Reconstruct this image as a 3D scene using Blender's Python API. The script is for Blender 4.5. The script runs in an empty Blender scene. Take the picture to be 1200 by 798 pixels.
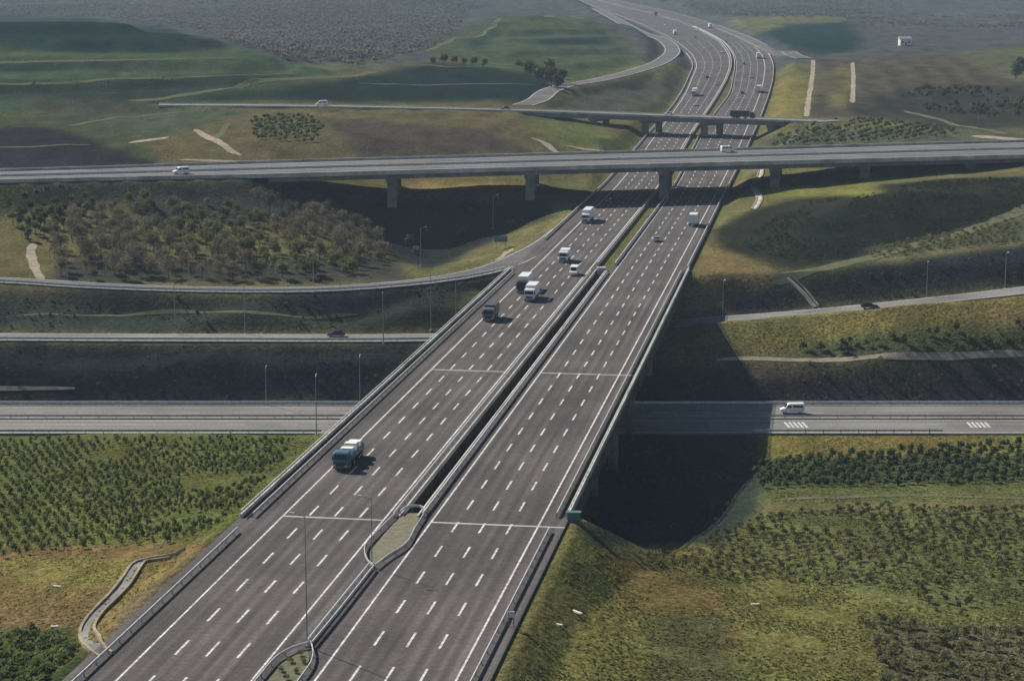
import bpy, math, random
import numpy as np
from mathutils import Vector

random.seed(7)
rng = np.random.default_rng(11)
SC = bpy.context.scene
COL = SC.collection

# ------------------------------------------------------------------ camera, sky, sun, exposure
CAMZ = 100.0
F = 2400.0                       # focal length in pixels of a 1200 px wide picture
CX, CY, HY = 600.0, 399.0, -33.0
PITCH = math.atan((CY - HY) / F)
cam_data = bpy.data.cameras.new('camera')
cam_data.sensor_width = 36.0
cam_data.lens = F / 1200.0 * 36.0
cam_data.clip_start = 1.0
cam_data.clip_end = 30000.0
cam = bpy.data.objects.new('camera', cam_data)
cam.location = (0, 0, CAMZ)
cam.rotation_euler = (math.pi / 2 - PITCH, 0, 0)
COL.objects.link(cam)
SC.camera = cam

SUN_DIR = np.array([-1.0, 1.12, 1.0]); SUN_DIR = SUN_DIR / np.linalg.norm(SUN_DIR)   # towards the sun
SUN_EL = math.asin(SUN_DIR[2])
SUN_AZ = math.atan2(SUN_DIR[0], SUN_DIR[1])     # clockwise from +Y
world = bpy.data.worlds.new('World')
SC.world = world
world.use_nodes = True
wn = world.node_tree.nodes; wl = world.node_tree.links
bgn = wn['Background']
sky = wn.new('ShaderNodeTexSky')
sky.sky_type = 'NISHITA'
sky.sun_disc = False
sky.sun_elevation = SUN_EL
sky.sun_rotation = SUN_AZ
sky.air_density = 1.0; sky.dust_density = 0.25; sky.ozone_density = 2.0
wl.new(sky.outputs[0], bgn.inputs[0])
bgn.inputs[1].default_value = 0.05

sun_data = bpy.data.lights.new('sun', 'SUN')
sun_data.energy = 5.0
sun_data.angle = math.radians(0.5)
sun_data.color = (1.0, 0.93, 0.82)
sun = bpy.data.objects.new('sun', sun_data)
sun.rotation_euler = Vector(-SUN_DIR).to_track_quat('-Z', 'Y').to_euler()
sun.location = (-400, 400, 400)
COL.objects.link(sun)

SC.view_settings.view_transform = 'Standard'
SC.view_settings.look = 'None'
SC.view_settings.exposure = 0.5
SC.view_settings.gamma = 1.0
SC.render.engine = 'CYCLES'
SC.cycles.use_denoising = True
SC.cycles.max_bounces = 6
SC.cycles.diffuse_bounces = 2
SC.cycles.glossy_bounces = 2
SC.cycles.transmission_bounces = 2
SC.cycles.volume_bounces = 0
SC.cycles.transparent_max_bounces = 4

# ------------------------------------------------------------------ picture <-> world
cP, sP = math.cos(PITCH), math.sin(PITCH)

def ray(px, py):
    a = (px - CX) / F; b = -(py - CY) / F
    return a, cP + b * sP, -sP + b * cP          # world direction

def P(px, py, z):
    dx, dy, dz = ray(px, py)
    t = (z - CAMZ) / dz
    return (dx * t, dy * t, z)

def proj(X, Y, Z):
    zc = Y * cP - (Z - CAMZ) * sP
    yc = Y * sP + (Z - CAMZ) * cP
    return CX + F * X / zc, CY - F * yc / zc

# ------------------------------------------------------------------ value noise
def vnoise(X, Y, scale, seed):
    x = np.asarray(X) / scale; y = np.asarray(Y) / scale
    xi = np.floor(x).astype(np.int64); yi = np.floor(y).astype(np.int64)
    fx = x - xi; fy = y - yi
    fx = fx * fx * (3 - 2 * fx); fy = fy * fy * (3 - 2 * fy)
    def h(a, b):
        n = (a * 374761393 + b * 668265263 + seed * 982451653) & 0x7fffffff
        n = ((n ^ (n >> 13)) * 1274126177) & 0x7fffffff
        n = (n ^ (n >> 16)) & 0xffff
        return n / 65535.0
    return ((h(xi, yi) * (1 - fx) + h(xi + 1, yi) * fx) * (1 - fy)
            + (h(xi, yi + 1) * (1 - fx) + h(xi + 1, yi + 1) * fx) * fy) * 2 - 1

# ------------------------------------------------------------------ materials
def new_mat(name):
    m = bpy.data.materials.new(name)
    m.use_nodes = True
    nt = m.node_tree
    b = nt.nodes['Principled BSDF']
    return m, nt, b

def N(nt, typ, **kw):
    n = nt.nodes.new(typ)
    for k, v in kw.items():
        setattr(n, k, v)
    return n

def noise_mat(name, c1, c2, scale=1.0, rough=0.85, metal=0.0, bump=0.0, detail=5.0, c3=None, scale2=None, spec=0.3, lo=0.35, hi=0.65):
    """two colours mixed by world-space noise, with an optional large-scale third tone"""
    m, nt, b = new_mat(name)
    g = N(nt, 'ShaderNodeNewGeometry')
    n = N(nt, 'ShaderNodeTexNoise'); n.inputs['Scale'].default_value = scale; n.inputs['Detail'].default_value = detail
    nt.links.new(g.outputs['Position'], n.inputs['Vector'])
    mr = N(nt, 'ShaderNodeMapRange'); mr.inputs[1].default_value = lo; mr.inputs[2].default_value = hi
    nt.links.new(n.outputs[0], mr.inputs[0])
    mx = N(nt, 'ShaderNodeMix', data_type='RGBA')
    mx.inputs[6].default_value = (*c1, 1); mx.inputs[7].default_value = (*c2, 1)
    nt.links.new(mr.outputs[0], mx.inputs[0])
    out = mx.outputs[2]
    if c3:
        n2 = N(nt, 'ShaderNodeTexNoise'); n2.inputs['Scale'].default_value = scale2; n2.inputs['Detail'].default_value = 3
        nt.links.new(g.outputs['Position'], n2.inputs['Vector'])
        mr2 = N(nt, 'ShaderNodeMapRange'); mr2.inputs[1].default_value = 0.45; mr2.inputs[2].default_value = 0.7
        nt.links.new(n2.outputs[0], mr2.inputs[0])
        mx2 = N(nt, 'ShaderNodeMix', data_type='RGBA')
        mx2.inputs[7].default_value = (*c3, 1)
        nt.links.new(out, mx2.inputs[6]); nt.links.new(mr2.outputs[0], mx2.inputs[0])
        out = mx2.outputs[2]
    nt.links.new(out, b.inputs['Base Color'])
    b.inputs['Roughness'].default_value = rough
    b.inputs['Metallic'].default_value = metal
    b.inputs['Specular IOR Level'].default_value = spec
    if bump:
        bp = N(nt, 'ShaderNodeBump'); bp.inputs['Strength'].default_value = bump; bp.inputs['Distance'].default_value = 0.1
        nt.links.new(n.outputs[0], bp.inputs['Height']); nt.links.new(bp.outputs[0], b.inputs['Normal'])
    return m

def leaf_mat(name, c1, c2, seedscale=0.35):
    """foliage: tone varies per plant (object random) and by noise inside the crown"""
    m, nt, b = new_mat(name)
    g = N(nt, 'ShaderNodeNewGeometry'); oi = N(nt, 'ShaderNodeObjectInfo')
    n = N(nt, 'ShaderNodeTexNoise'); n.inputs['Scale'].default_value = seedscale; n.inputs['Detail'].default_value = 3
    nt.links.new(g.outputs['Position'], n.inputs['Vector'])
    ad = N(nt, 'ShaderNodeMath', operation='ADD'); nt.links.new(n.outputs[0], ad.inputs[0])
    ml = N(nt, 'ShaderNodeMath', operation='MULTIPLY_ADD'); ml.inputs[1].default_value = 0.7; ml.inputs[2].default_value = -0.35
    nt.links.new(oi.outputs['Random'], ml.inputs[0]); nt.links.new(ml.outputs[0], ad.inputs[1])
    mr = N(nt, 'ShaderNodeMapRange'); mr.inputs[1].default_value = 0.25; mr.inputs[2].default_value = 0.75
    nt.links.new(ad.outputs[0], mr.inputs[0])
    mx = N(nt, 'ShaderNodeMix', data_type='RGBA'); mx.inputs[6].default_value = (*c1, 1); mx.inputs[7].default_value = (*c2, 1)
    nt.links.new(mr.outputs[0], mx.inputs[0])
    nt.links.new(mx.outputs[2], b.inputs['Base Color'])
    b.inputs['Roughness'].default_value = 0.8
    b.inputs['Specular IOR Level'].default_value = 0.03
    # thin leaves let part of the sun through
    tl = N(nt, 'ShaderNodeBsdfTranslucent'); nt.links.new(mx.outputs[2], tl.inputs['Color'])
    ms = N(nt, 'ShaderNodeMixShader'); ms.inputs[0].default_value = 0.42
    nt.links.new(b.outputs[0], ms.inputs[1]); nt.links.new(tl.outputs[0], ms.inputs[2])
    nt.links.new(ms.outputs[0], nt.nodes['Material Output'].inputs['Surface'])
    return m

def plain(name, c, rough=0.5, metal=0.0, spec=0.5):
    return noise_mat(name, tuple(x * 0.93 for x in c), tuple(min(1, x * 1.06) for x in c), scale=2.5, rough=rough, metal=metal, spec=spec)

M = {}
# land: colour of the ground cover comes from the vertex attribute, broken by several octaves of noise
def land_material():
    m, nt, b = new_mat('land')
    at = N(nt, 'ShaderNodeAttribute', attribute_name='cover')
    g = N(nt, 'ShaderNodeNewGeometry')
    def noise(s, d=6.0, stretch=None):
        n = N(nt, 'ShaderNodeTexNoise'); n.inputs['Scale'].default_value = s; n.inputs['Detail'].default_value = d; n.inputs['Roughness'].default_value = 0.62
        if stretch:
            mp = N(nt, 'ShaderNodeMapping'); mp.inputs['Scale'].default_value = stretch; mp.inputs['Rotation'].default_value = (0, 0, 0.5)
            nt.links.new(g.outputs['Position'], mp.inputs[0]); nt.links.new(mp.outputs[0], n.inputs['Vector'])
        else:
            nt.links.new(g.outputs['Position'], n.inputs['Vector'])
        return n
    n1 = noise(0.9); n2 = noise(0.11, stretch=(1.0, 0.35, 1.0)); n3 = noise(0.03, 4)
    def rng_(n, a, c, lo, hi):
        r = N(nt, 'ShaderNodeMapRange'); r.inputs[1].default_value = a; r.inputs[2].default_value = c
        r.inputs[3].default_value = lo; r.inputs[4].default_value = hi
        nt.links.new(n.outputs[0], r.inputs[0]); return r
    n5 = noise(3.6, 3.0); m5 = rng_(n5, 0.3, 0.7, 0.55, 1.45); m1 = rng_(n1, 0.3, 0.7, 0.5, 1.5); m2 = rng_(n2, 0.3, 0.7, 0.68, 1.35)
    mu = N(nt, 'ShaderNodeMath', operation='MULTIPLY'); nt.links.new(m1.outputs[0], mu.inputs[0]); nt.links.new(m2.outputs[0], mu.inputs[1])
    mu5 = N(nt, 'ShaderNodeMath', operation='MULTIPLY'); nt.links.new(mu.outputs[0], mu5.inputs[0]); nt.links.new(m5.outputs[0], mu5.inputs[1])
    vm = N(nt, 'ShaderNodeVectorMath', operation='SCALE'); nt.links.new(at.outputs['Color'], vm.inputs[0]); nt.links.new(mu5.outputs[0], vm.inputs['Scale'])
    # drift towards dry straw in patches
    hs = N(nt, 'ShaderNodeHueSaturation'); nt.links.new(vm.outputs[0], hs.inputs['Color'])
    m3 = rng_(n3, 0.3, 0.7, 0.47, 0.525); nt.links.new(m3.outputs[0], hs.inputs['Hue']); hs.inputs['Saturation'].default_value = 1.06
    nt.links.new(hs.outputs[0], b.inputs['Base Color'])
    b.inputs['Roughness'].default_value = 0.95
    b.inputs['Specular IOR Level'].default_value = 0.0
    bp = N(nt, 'ShaderNodeBump'); bp.inputs['Strength'].default_value = 0.9; bp.inputs['Distance'].default_value = 0.5
    nt.links.new(n1.outputs[0], bp.inputs['Height']); nt.links.new(bp.outputs[0], b.inputs['Normal'])
    return m
M['land'] = land_material()

def asphalt_material(name, c, along, tracks=False):
    """asphalt with tyre-track streaks running along the road and faint patches"""
    m, nt, b = new_mat(name)
    g = N(nt, 'ShaderNodeNewGeometry')
    mp = N(nt, 'ShaderNodeMapping', vector_type='TEXTURE')
    mp.inputs['Rotation'].default_value = (0, 0, along)
    mp.inputs['Scale'].default_value = (1.0, 60.0, 1.0)
    nt.links.new(g.outputs['Position'], mp.inputs[0])
    n = N(nt, 'ShaderNodeTexNoise'); n.inputs['Scale'].default_value = 0.9; n.inputs['Detail'].default_value = 3
    nt.links.new(mp.outputs[0], n.inputs['Vector'])
    n2 = N(nt, 'ShaderNodeTexNoise'); n2.inputs['Scale'].default_value = 0.05; n2.inputs['Detail'].default_value = 6
    nt.links.new(g.outputs['Position'], n2.inputs['Vector'])
    n4 = N(nt, 'ShaderNodeTexNoise'); n4.inputs['Scale'].default_value = 1.6; n4.inputs['Detail'].default_value = 5
    nt.links.new(g.outputs['Position'], n4.inputs['Vector'])
    def rr(nn, lo, hi):
        r = N(nt, 'ShaderNodeMapRange'); r.inputs[1].default_value = 0.3; r.inputs[2].default_value = 0.7
        r.inputs[3].default_value = lo; r.inputs[4].default_value = hi
        nt.links.new(nn.outputs[0], r.inputs[0]); return r
    a1 = rr(n, 0.70, 1.22); a2 = rr(n2, 0.75, 1.2); a3 = rr(n4, 0.82, 1.18)
    mu = N(nt, 'ShaderNodeMath', operation='MULTIPLY'); nt.links.new(a1.outputs[0], mu.inputs[0]); nt.links.new(a2.outputs[0], mu.inputs[1])
    mu2 = N(nt, 'ShaderNodeMath', operation='MULTIPLY'); nt.links.new(mu.outputs[0], mu2.inputs[0]); nt.links.new(a3.outputs[0], mu2.inputs[1])
    if tracks:
        # two worn, darker wheel tracks in each lane of the straight part
        sp = N(nt, 'ShaderNodeSeparateXYZ'); nt.links.new(g.outputs['Position'], sp.inputs[0])
        def mth(op, a, b):
            q = N(nt, 'ShaderNodeMath', operation=op)
            for i, v in enumerate((a, b)):
                if isinstance(v, (int, float)): q.inputs[i].default_value = v
                else: nt.links.new(v, q.inputs[i])
            return q.outputs[0]
        xl0, yl0, _ = P(333, 603, 21.0); xr0_ = P(511.5, 603, 21.0)[0]; lw = (P(454.5, 603, 21.0)[0] - xl0) / 4
        v = mth('SUBTRACT', mth('SUBTRACT', sp.outputs[0], mth('MULTIPLY', sp.outputs[1], RDX)), xl0 - yl0 * RDX)
        right = mth('GREATER_THAN', v, (xr0_ - xl0) - 3.5)
        v = mth('SUBTRACT', v, mth('MULTIPLY', right, (xr0_ - xl0)))
        ph = mth('MULTIPLY', mth('SUBTRACT', v, lw * 0.5), 2 * math.pi / (lw / 2))
        tr = mth('MULTIPLY', mth('COSINE', ph, 0.0), mth('MULTIPLY', mth('LESS_THAN', sp.outputs[1], 780.0), 0.13))
        tr = mth('ADD', mth('MULTIPLY', tr, a1.outputs[0]), 1.0)
        mu3 = N(nt, 'ShaderNodeMath', operation='MULTIPLY'); nt.links.new(mu2.outputs[0], mu3.inputs[0]); nt.links.new(tr, mu3.inputs[1]); mu2 = mu3
    vm = N(nt, 'ShaderNodeVectorMath', operation='SCALE'); vm.inputs[0].default_value = c
    nt.links.new(mu2.outputs[0], vm.inputs['Scale'])
    nt.links.new(vm.outputs[0], b.inputs['Base Color'])
    b.inputs['Roughness'].default_value = 0.9
    b.inputs['Specular IOR Level'].default_value = 0.08
    return m
RDX = 378.0 / F / (cP + (CY - HY) / F * sP)       # main road drifts this much in X per metre of Y
ROAD_ANG = math.atan(RDX)
M['asphalt'] = asphalt_material('motorway_asphalt', (0.096, 0.086, 0.085), -ROAD_ANG, True)
M['asphalt_x'] = asphalt_material('crossroad_asphalt', (0.13, 0.125, 0.125), math.pi / 2)
M['asphalt_pale'] = asphalt_material('pale_asphalt', (0.20, 0.192, 0.185), math.pi / 2)
M['paint'] = noise_mat('road_paint', (0.34, 0.33, 0.32), (0.74, 0.73, 0.70), scale=1.6, rough=0.7)
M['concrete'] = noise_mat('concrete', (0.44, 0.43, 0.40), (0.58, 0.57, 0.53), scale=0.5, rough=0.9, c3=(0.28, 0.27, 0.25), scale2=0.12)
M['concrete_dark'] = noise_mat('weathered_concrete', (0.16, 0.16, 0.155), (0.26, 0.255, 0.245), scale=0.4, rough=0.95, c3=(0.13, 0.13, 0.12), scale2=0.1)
M['concrete_shaded'] = noise_mat('shaded_concrete', (0.05, 0.05, 0.052), (0.10, 0.098, 0.095), scale=0.5, rough=0.95, c3=(0.035, 0.035, 0.035), scale2=0.15, spec=0.05)  # girder concrete, darkened to stand in for shade beside and under the decks
M['steel'] = noise_mat('galvanised_steel', (0.48, 0.48, 0.48), (0.66, 0.66, 0.65), scale=1.2, rough=0.5, metal=0.0)
M['steel_dark'] = noise_mat('grey_steel', (0.2, 0.21, 0.22), (0.3, 0.31, 0.32), scale=1.2, rough=0.5, metal=0.3)
M['dirt'] = noise_mat('pale_dirt', (0.26, 0.22, 0.16), (0.38, 0.33, 0.25), scale=0.6, rough=0.98, bump=0.3, spec=0.0)
M['dirt_dull'] = noise_mat('dull_dirt', (0.095, 0.105, 0.06), (0.14, 0.145, 0.085), scale=0.6, rough=0.98, bump=0.3, spec=0.0)
M['leaf_young'] = leaf_mat('young_tree_leaves', (0.075, 0.10, 0.034), (0.18, 0.20, 0.068))
M['leaf_dark'] = leaf_mat('dark_leaves', (0.05, 0.075, 0.036), (0.115, 0.145, 0.06))
M['leaf_olive'] = leaf_mat('olive_scrub_leaves', (0.10, 0.102, 0.048), (0.20, 0.19, 0.09))
M['leaf_brown'] = leaf_mat('bare_brown_twigs', (0.10, 0.088, 0.062), (0.18, 0.158, 0.108))
M['leaf_far'] = leaf_mat('far_forest_leaves', (0.095, 0.105, 0.10), (0.165, 0.172, 0.158), 0.012)  # leaf colour shifted to blue-grey to imitate distant mist
M['leaf_dull'] = leaf_mat('dull_brush', (0.14, 0.138, 0.068), (0.25, 0.235, 0.12))
M['grass'] = leaf_mat('tall_grass', (0.10, 0.118, 0.038), (0.22, 0.20, 0.068), 0.12)
M['bark'] = noise_mat('bark', (0.06, 0.05, 0.04), (0.11, 0.09, 0.07), scale=2.0, rough=0.95)
M['white_paint'] = plain('white_vehicle_paint', (0.78, 0.78, 0.77), 0.35)
M['black_paint'] = plain('dark_vehicle_paint', (0.025, 0.027, 0.03), 0.3)
M['grey_paint'] = plain('grey_vehicle_paint', (0.14, 0.145, 0.15), 0.35)
M['silver_paint'] = plain('silver_vehicle_paint', (0.45, 0.46, 0.47), 0.3, 0.3)
M['blue_paint'] = plain('blue_truck_paint', (0.05, 0.13, 0.2), 0.35)
M['tarp'] = plain('white_tarpaulin', (0.72, 0.72, 0.69), 0.7)
M['rubber'] = plain('tyre_rubber', (0.02, 0.02, 0.02), 0.9)
M['glass'] = plain('vehicle_glass', (0.02, 0.025, 0.03), 0.08)
M['lamp_glass'] = plain('headlight_glass', (0.7, 0.7, 0.68), 0.15)
M['red_lens'] = plain('red_lens', (0.4, 0.02, 0.02), 0.3)
M['teal'] = plain('teal_paint', (0.05, 0.15, 0.16), 0.5)
M['sign_blue'] = plain('sign_face', (0.10, 0.17, 0.22), 0.5)
M['roof_grey'] = plain('roof_sheet', (0.4, 0.4, 0.38), 0.7)
M['wall_white'] = plain('white_render', (0.7, 0.69, 0.65), 0.9)

# ------------------------------------------------------------------ mesh helpers
class MB:
    def __init__(self):
        self.v = []; self.f = []
    def quad(self, a, b, c, d):
        i = len(self.v); self.v += [a, b, c, d]; self.f.append((i, i + 1, i + 2, i + 3))
    def box(self, x0, x1, y0, y1, z0, z1, taper=0.0, tx=None):
        i = len(self.v); t = taper; s = t if tx is None else tx
        self.v += [(x0, y0, z0), (x1, y0, z0), (x1, y1, z0), (x0, y1, z0),
                   (x0 + s, y0 + t, z1), (x1 - s, y0 + t, z1), (x1 - s, y1 - t, z1), (x0 + s, y1 - t, z1)]
        self.f += [(i, i + 3, i + 2, i + 1), (i + 4, i + 5, i + 6, i + 7), (i, i + 1, i + 5, i + 4),
                   (i + 1, i + 2, i + 6, i + 5), (i + 2, i + 3, i + 7, i + 6), (i + 3, i, i + 4, i + 7)]
    def prism(self, prof, x0, x1):
        """(y,z) outline extruded along x"""
        n = len(prof); i = len(self.v)
        self.v += [(x0, y, z) for y, z in prof] + [(x1, y, z) for y, z in prof]
        for k in range(n):
            k2 = (k + 1) % n
            self.f.append((i + k, i + k2, i + n + k2, i + n + k))
        self.f.append(tuple(i + k for k in reversed(range(n))))
        self.f.append(tuple(i + n + k for k in range(n)))
    def tube(self, p0, p1, r0, r1, n=8):
        p0 = np.array(p0, float); p1 = np.array(p1, float)
        d = p1 - p0; L = np.linalg.norm(d); d = d / L
        a = np.array([1, 0, 0]) if abs(d[0]) < 0.8 else np.array([0, 1, 0])
        u = np.cross(d, a); u /= np.linalg.norm(u); w = np.cross(d, u)
        i = len(self.v)
        for p, r in ((p0, r0), (p1, r1)):
            for k in range(n):
                t = 2 * math.pi * k / n
                q = p + u * (r * math.cos(t)) + w * (r * math.sin(t))
                self.v.append(tuple(q))
        for k in range(n):
            k2 = (k + 1) % n
            self.f.append((i + k, i + k2, i + n + k2, i + n + k))
        self.f.append(tuple(i + k for k in reversed(range(n))))
        self.f.append(tuple(i + n + k for k in range(n)))
    def sweep(self, pts, half, z0, z1, closed_ends=True):
        """rectangular section swept along a polyline of (x,y,z); half width, heights relative to the points"""
        i = len(self.v); n = len(pts)
        for k in range(n):
            a = pts[max(k - 1, 0)]; b = pts[min(k + 1, n - 1)]
            dx, dy = b[0] - a[0], b[1] - a[1]; L = math.hypot(dx, dy) or 1
            nx, ny = dy / L, -dx / L
            x, y, z = pts[k]
            self.v += [(x - nx * half, y - ny * half, z + z0), (x + nx * half, y + ny * half, z + z0),
                       (x + nx * half, y + ny * half, z + z1), (x - nx * half, y - ny * half, z + z1)]
        for k in range(n - 1):
            a = i + 4 * k; b = a + 4
            for q in range(4):
                q2 = (q + 1) % 4
                self.f.append((a + q, a + q2, b + q2, b + q))
        self.f.append((i, i + 3, i + 2, i + 1)); e = i + 4 * (n - 1)
        self.f.append((e, e + 1, e + 2, e + 3))
    def mesh(self, name, mat, smooth=False):
        me = bpy.data.meshes.new(name)
        me.from_pydata([tuple(map(float, p)) for p in self.v], [], self.f)
        me.materials.append(M[mat] if isinstance(mat, str) else mat)
        if smooth:
            me.polygons.foreach_set('use_smooth', [True] * len(me.polygons))
        me.update()
        return me
    def build(self, name, mat, parent=None, smooth=False):
        return link(name, self.mesh(name, mat, smooth), parent)

def link(name, me, parent=None):
    o = bpy.data.objects.new(name, me)
    COL.objects.link(o)
    if parent is not None:
        o.parent = parent
    return o

def tag(o, label=None, cat=None, group=None, kind=None):
    if label: o['label'] = label
    if cat: o['category'] = cat
    if group: o['group'] = group
    if kind: o['kind'] = kind
    return o

def thing(name, label, cat, loc=(0, 0, 0), rz=0.0, group=None):
    o = bpy.data.objects.new(name, None)
    o.empty_display_size = 0.5
    o.location = loc; o.rotation_euler = (0, 0, rz)
    COL.objects.link(o)
    return tag(o, label, cat, group)

KIDS = {}
def kids(o):
    return [c for c in COL.objects if c.parent == o]

def copy_tree(o, loc=None, rz=None, label=None, group=None, children=None):
    c = o.copy(); COL.objects.link(c)
    if loc is not None: c.location = loc
    if rz is not None: c.rotation_euler = (0, 0, rz)
    if label: c['label'] = label
    if group: c['group'] = group
    for ch in o.children:
        d = ch.copy(); COL.objects.link(d); d.parent = c
        for g in ch.children:
            e = g.copy(); COL.objects.link(e); e.parent = d
    return c

def fast_mesh(name, V, Fq, mat, nper=4):
    """numpy mesh with uniform polygons"""
    V = np.asarray(V, np.float32); Fq = np.asarray(Fq, np.int32)
    me = bpy.data.meshes.new(name)
    me.vertices.add(len(V)); me.vertices.foreach_set('co', V.ravel())
    me.loops.add(Fq.size); me.loops.foreach_set('vertex_index', Fq.ravel())
    me.polygons.add(len(Fq))
    me.polygons.foreach_set('loop_start', np.arange(0, Fq.size, nper, dtype=np.int32))
    try:
        me.polygons.foreach_set('loop_total', np.full(len(Fq), nper, np.int32))
    except Exception:
        pass
    me.materials.append(M[mat] if isinstance(mat, str) else mat)
    me.update(calc_edges=True)
    me.validate()
    return me

# ------------------------------------------------------------------ main road lines
ZR = 21.0                                          # deck and road level of the straight part
def line_x(px603):
    x, y, _ = P(px603, 603, ZR)
    return lambda Y: x + (Y - y) * RDX
LINES = {k: line_x(v) for k, v in dict(LO=284, LR=300, LL=333, ML=454.5, MG=463.5, MB=498, MR=511.5, RL=638, RR=654, RO=669).items()}
# traced further on, where the motorway widens, climbs and bends: picture row, level, then the six lines
FAR = [(150, 26, 764, 775, 813, 828, 875.5, 888), (130, 28.8, 782, 790, 827, 843, 883, 896), (110, 32, 796, 803, 840, 857, 890.6, 903),
       (92, 35.4, 805, 811, 850, 861, 895, 907), (75, 39, 810, 816, 855, 863, 896, 907), (60, 41.8, 799, 807, 851, 858, 889, 898),
       (45, 44.6, 778, 786, 836, 842, 868, 876), (30, 48, 750, 755, 806, 811, 838, 845), (18, 50.6, 720, 724, 770, 774, 799, 805),
       (8, 54, 694, 697, 728, 731, 756, 761), (0, 57, 676, 678, 698, 700, 718, 722), (-6, 59.5, 660, 662, 676, 678, 690, 694)]
YK, ZK, XK = [], [], {k: [] for k in ('LO', 'LL', 'ML', 'MR', 'RL', 'RO')}
for Y in list(range(120, 741, 20)):
    YK.append(float(Y)); ZK.append(ZR)
    for k in XK: XK[k].append(LINES[k](Y))
for row in FAR:
    py, z = row[0], row[1]
    YK.append(P(600, py, z)[1]); ZK.append(z)
    for k, px in zip(('LO', 'LL', 'ML', 'MR', 'RL', 'RO'), row[2:]):
        XK[k].append(P(px, py, z)[0])
YK = np.array(YK); ZK = np.array(ZK); XK = {k: np.array(v) for k, v in XK.items()}

def pchip(xk, yk, x):
    """monotone cubic interpolation"""
    h = np.diff(xk); dl = np.diff(yk) / h
    m = np.zeros_like(yk); m[0] = dl[0]; m[-1] = dl[-1]
    for i in range(1, len(yk) - 1):
        if dl[i - 1] * dl[i] > 0:
            w1 = 2 * h[i] + h[i - 1]; w2 = h[i] + 2 * h[i - 1]
            m[i] = (w1 + w2) / (w1 / dl[i - 1] + w2 / dl[i])
    x = np.clip(x, xk[0], xk[-1])
    i = np.clip(np.searchsorted(xk, x) - 1, 0, len(xk) - 2)
    t = (x - xk[i]) / h[i]
    return ((2 * t**3 - 3 * t**2 + 1) * yk[i] + (t**3 - 2 * t**2 + t) * h[i] * m[i]
            + (-2 * t**3 + 3 * t**2) * yk[i + 1] + (t**3 - t**2) * h[i] * m[i + 1])
def main_z(Y): return pchip(YK, ZK, np.asarray(Y, float))
def main_x(k, Y): return pchip(YK, XK[k], np.asarray(Y, float))
BR0, BR1 = 292.0, 546.0                            # the valley bridge spans this stretch
FAR_END = float(YK[-1])

# ------------------------------------------------------------------ terrain
def smoothline(pts, step=6.0):
    """(px,py,z) picture points -> evenly spaced smooth world polyline"""
    W = np.array([P(*p) for p in pts])
    return smooth_world(W, step)

def smooth_world(W, step=6.0):
    W = np.asarray(W, float)
    out = []
    n = len(W)
    for i in range(n - 1):
        p0 = W[max(i - 1, 0)]; p1 = W[i]; p2 = W[i + 1]; p3 = W[min(i + 2, n - 1)]
        k = max(2, int(np.linalg.norm(p2 - p1) / step))
        for j in range(k):
            t = j / k
            out.append(0.5 * ((2 * p1) + (-p0 + p2) * t + (2 * p0 - 5 * p1 + 4 * p2 - p3) * t**2 + (-p0 + 3 * p1 - 3 * p2 + p3) * t**3))
    out.append(W[-1])
    return np.array(out)

LOWY0, LOWY1 = P(600, 508, 0)[1], P(600, 474, 0)[1]
lower_c = np.array([(x, (LOWY0 + LOWY1) / 2, 0.0) for x in range(-420, 421, 10)], float)
LOWH = (LOWY1 - LOWY0) / 2
ramp2_c = smoothline([(-420, 394, 11), (-200, 394, 11), (0, 394.5, 11), (250, 395.5, 11), (505, 395, 11), (700, 386, 11.2), (850, 374.5, 12), (950, 366.5, 13.6), (1050, 356.5, 16), (1200, 340, 20), (1400, 315, 24), (1600, 300, 26)])
ramp1_c = smoothline([(-420, 318, 18), (-200, 322, 18), (0, 328, 18), (100, 334, 18), (200, 338, 18), (300, 339.5, 18.4), (400, 337.5, 19), (500, 329, 20), (560, 319, 20.7), (590, 310, 20.985), (615, 299, 20.985), (640, 286, 20.985), (662, 269, 20.985)])
over1_f = smoothline([(-420, 224, 33.2), (0, 213.5, 33.2), (300, 207, 33.2), (640, 198, 33.2), (900, 191.5, 33.2), (1200, 184, 33.2), (1600, 174, 33.2)], 12)
over1_r = smoothline([(-420, 208, 33.2), (0, 201, 33.2), (300, 191.5, 33.2), (640, 182, 33.2), (900, 175, 33.2), (1200, 166.5, 33.2), (1600, 158, 33.2)], 12)
over2_c = smoothline([(186, 123, 40), (230, 123.2, 39.8), (380, 124.5, 39), (560, 128, 36.8), (680, 131.5, 35), (800, 136, 33.8), (940, 141, 33), (972, 142.6, 33)], 12)
ramp3_c = smoothline([(612, 123.5, 36.6), (630, 117, 38), (643, 107, 39.4), (664, 100, 40.5), (700, 94, 41), (745, 83, 42), (775, 72, 42.5), (788, 59, 43.5), (776, 46, 45), (750, 38, 46.5), (722, 23, 49.5), (698, 10, 53)])

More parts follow.
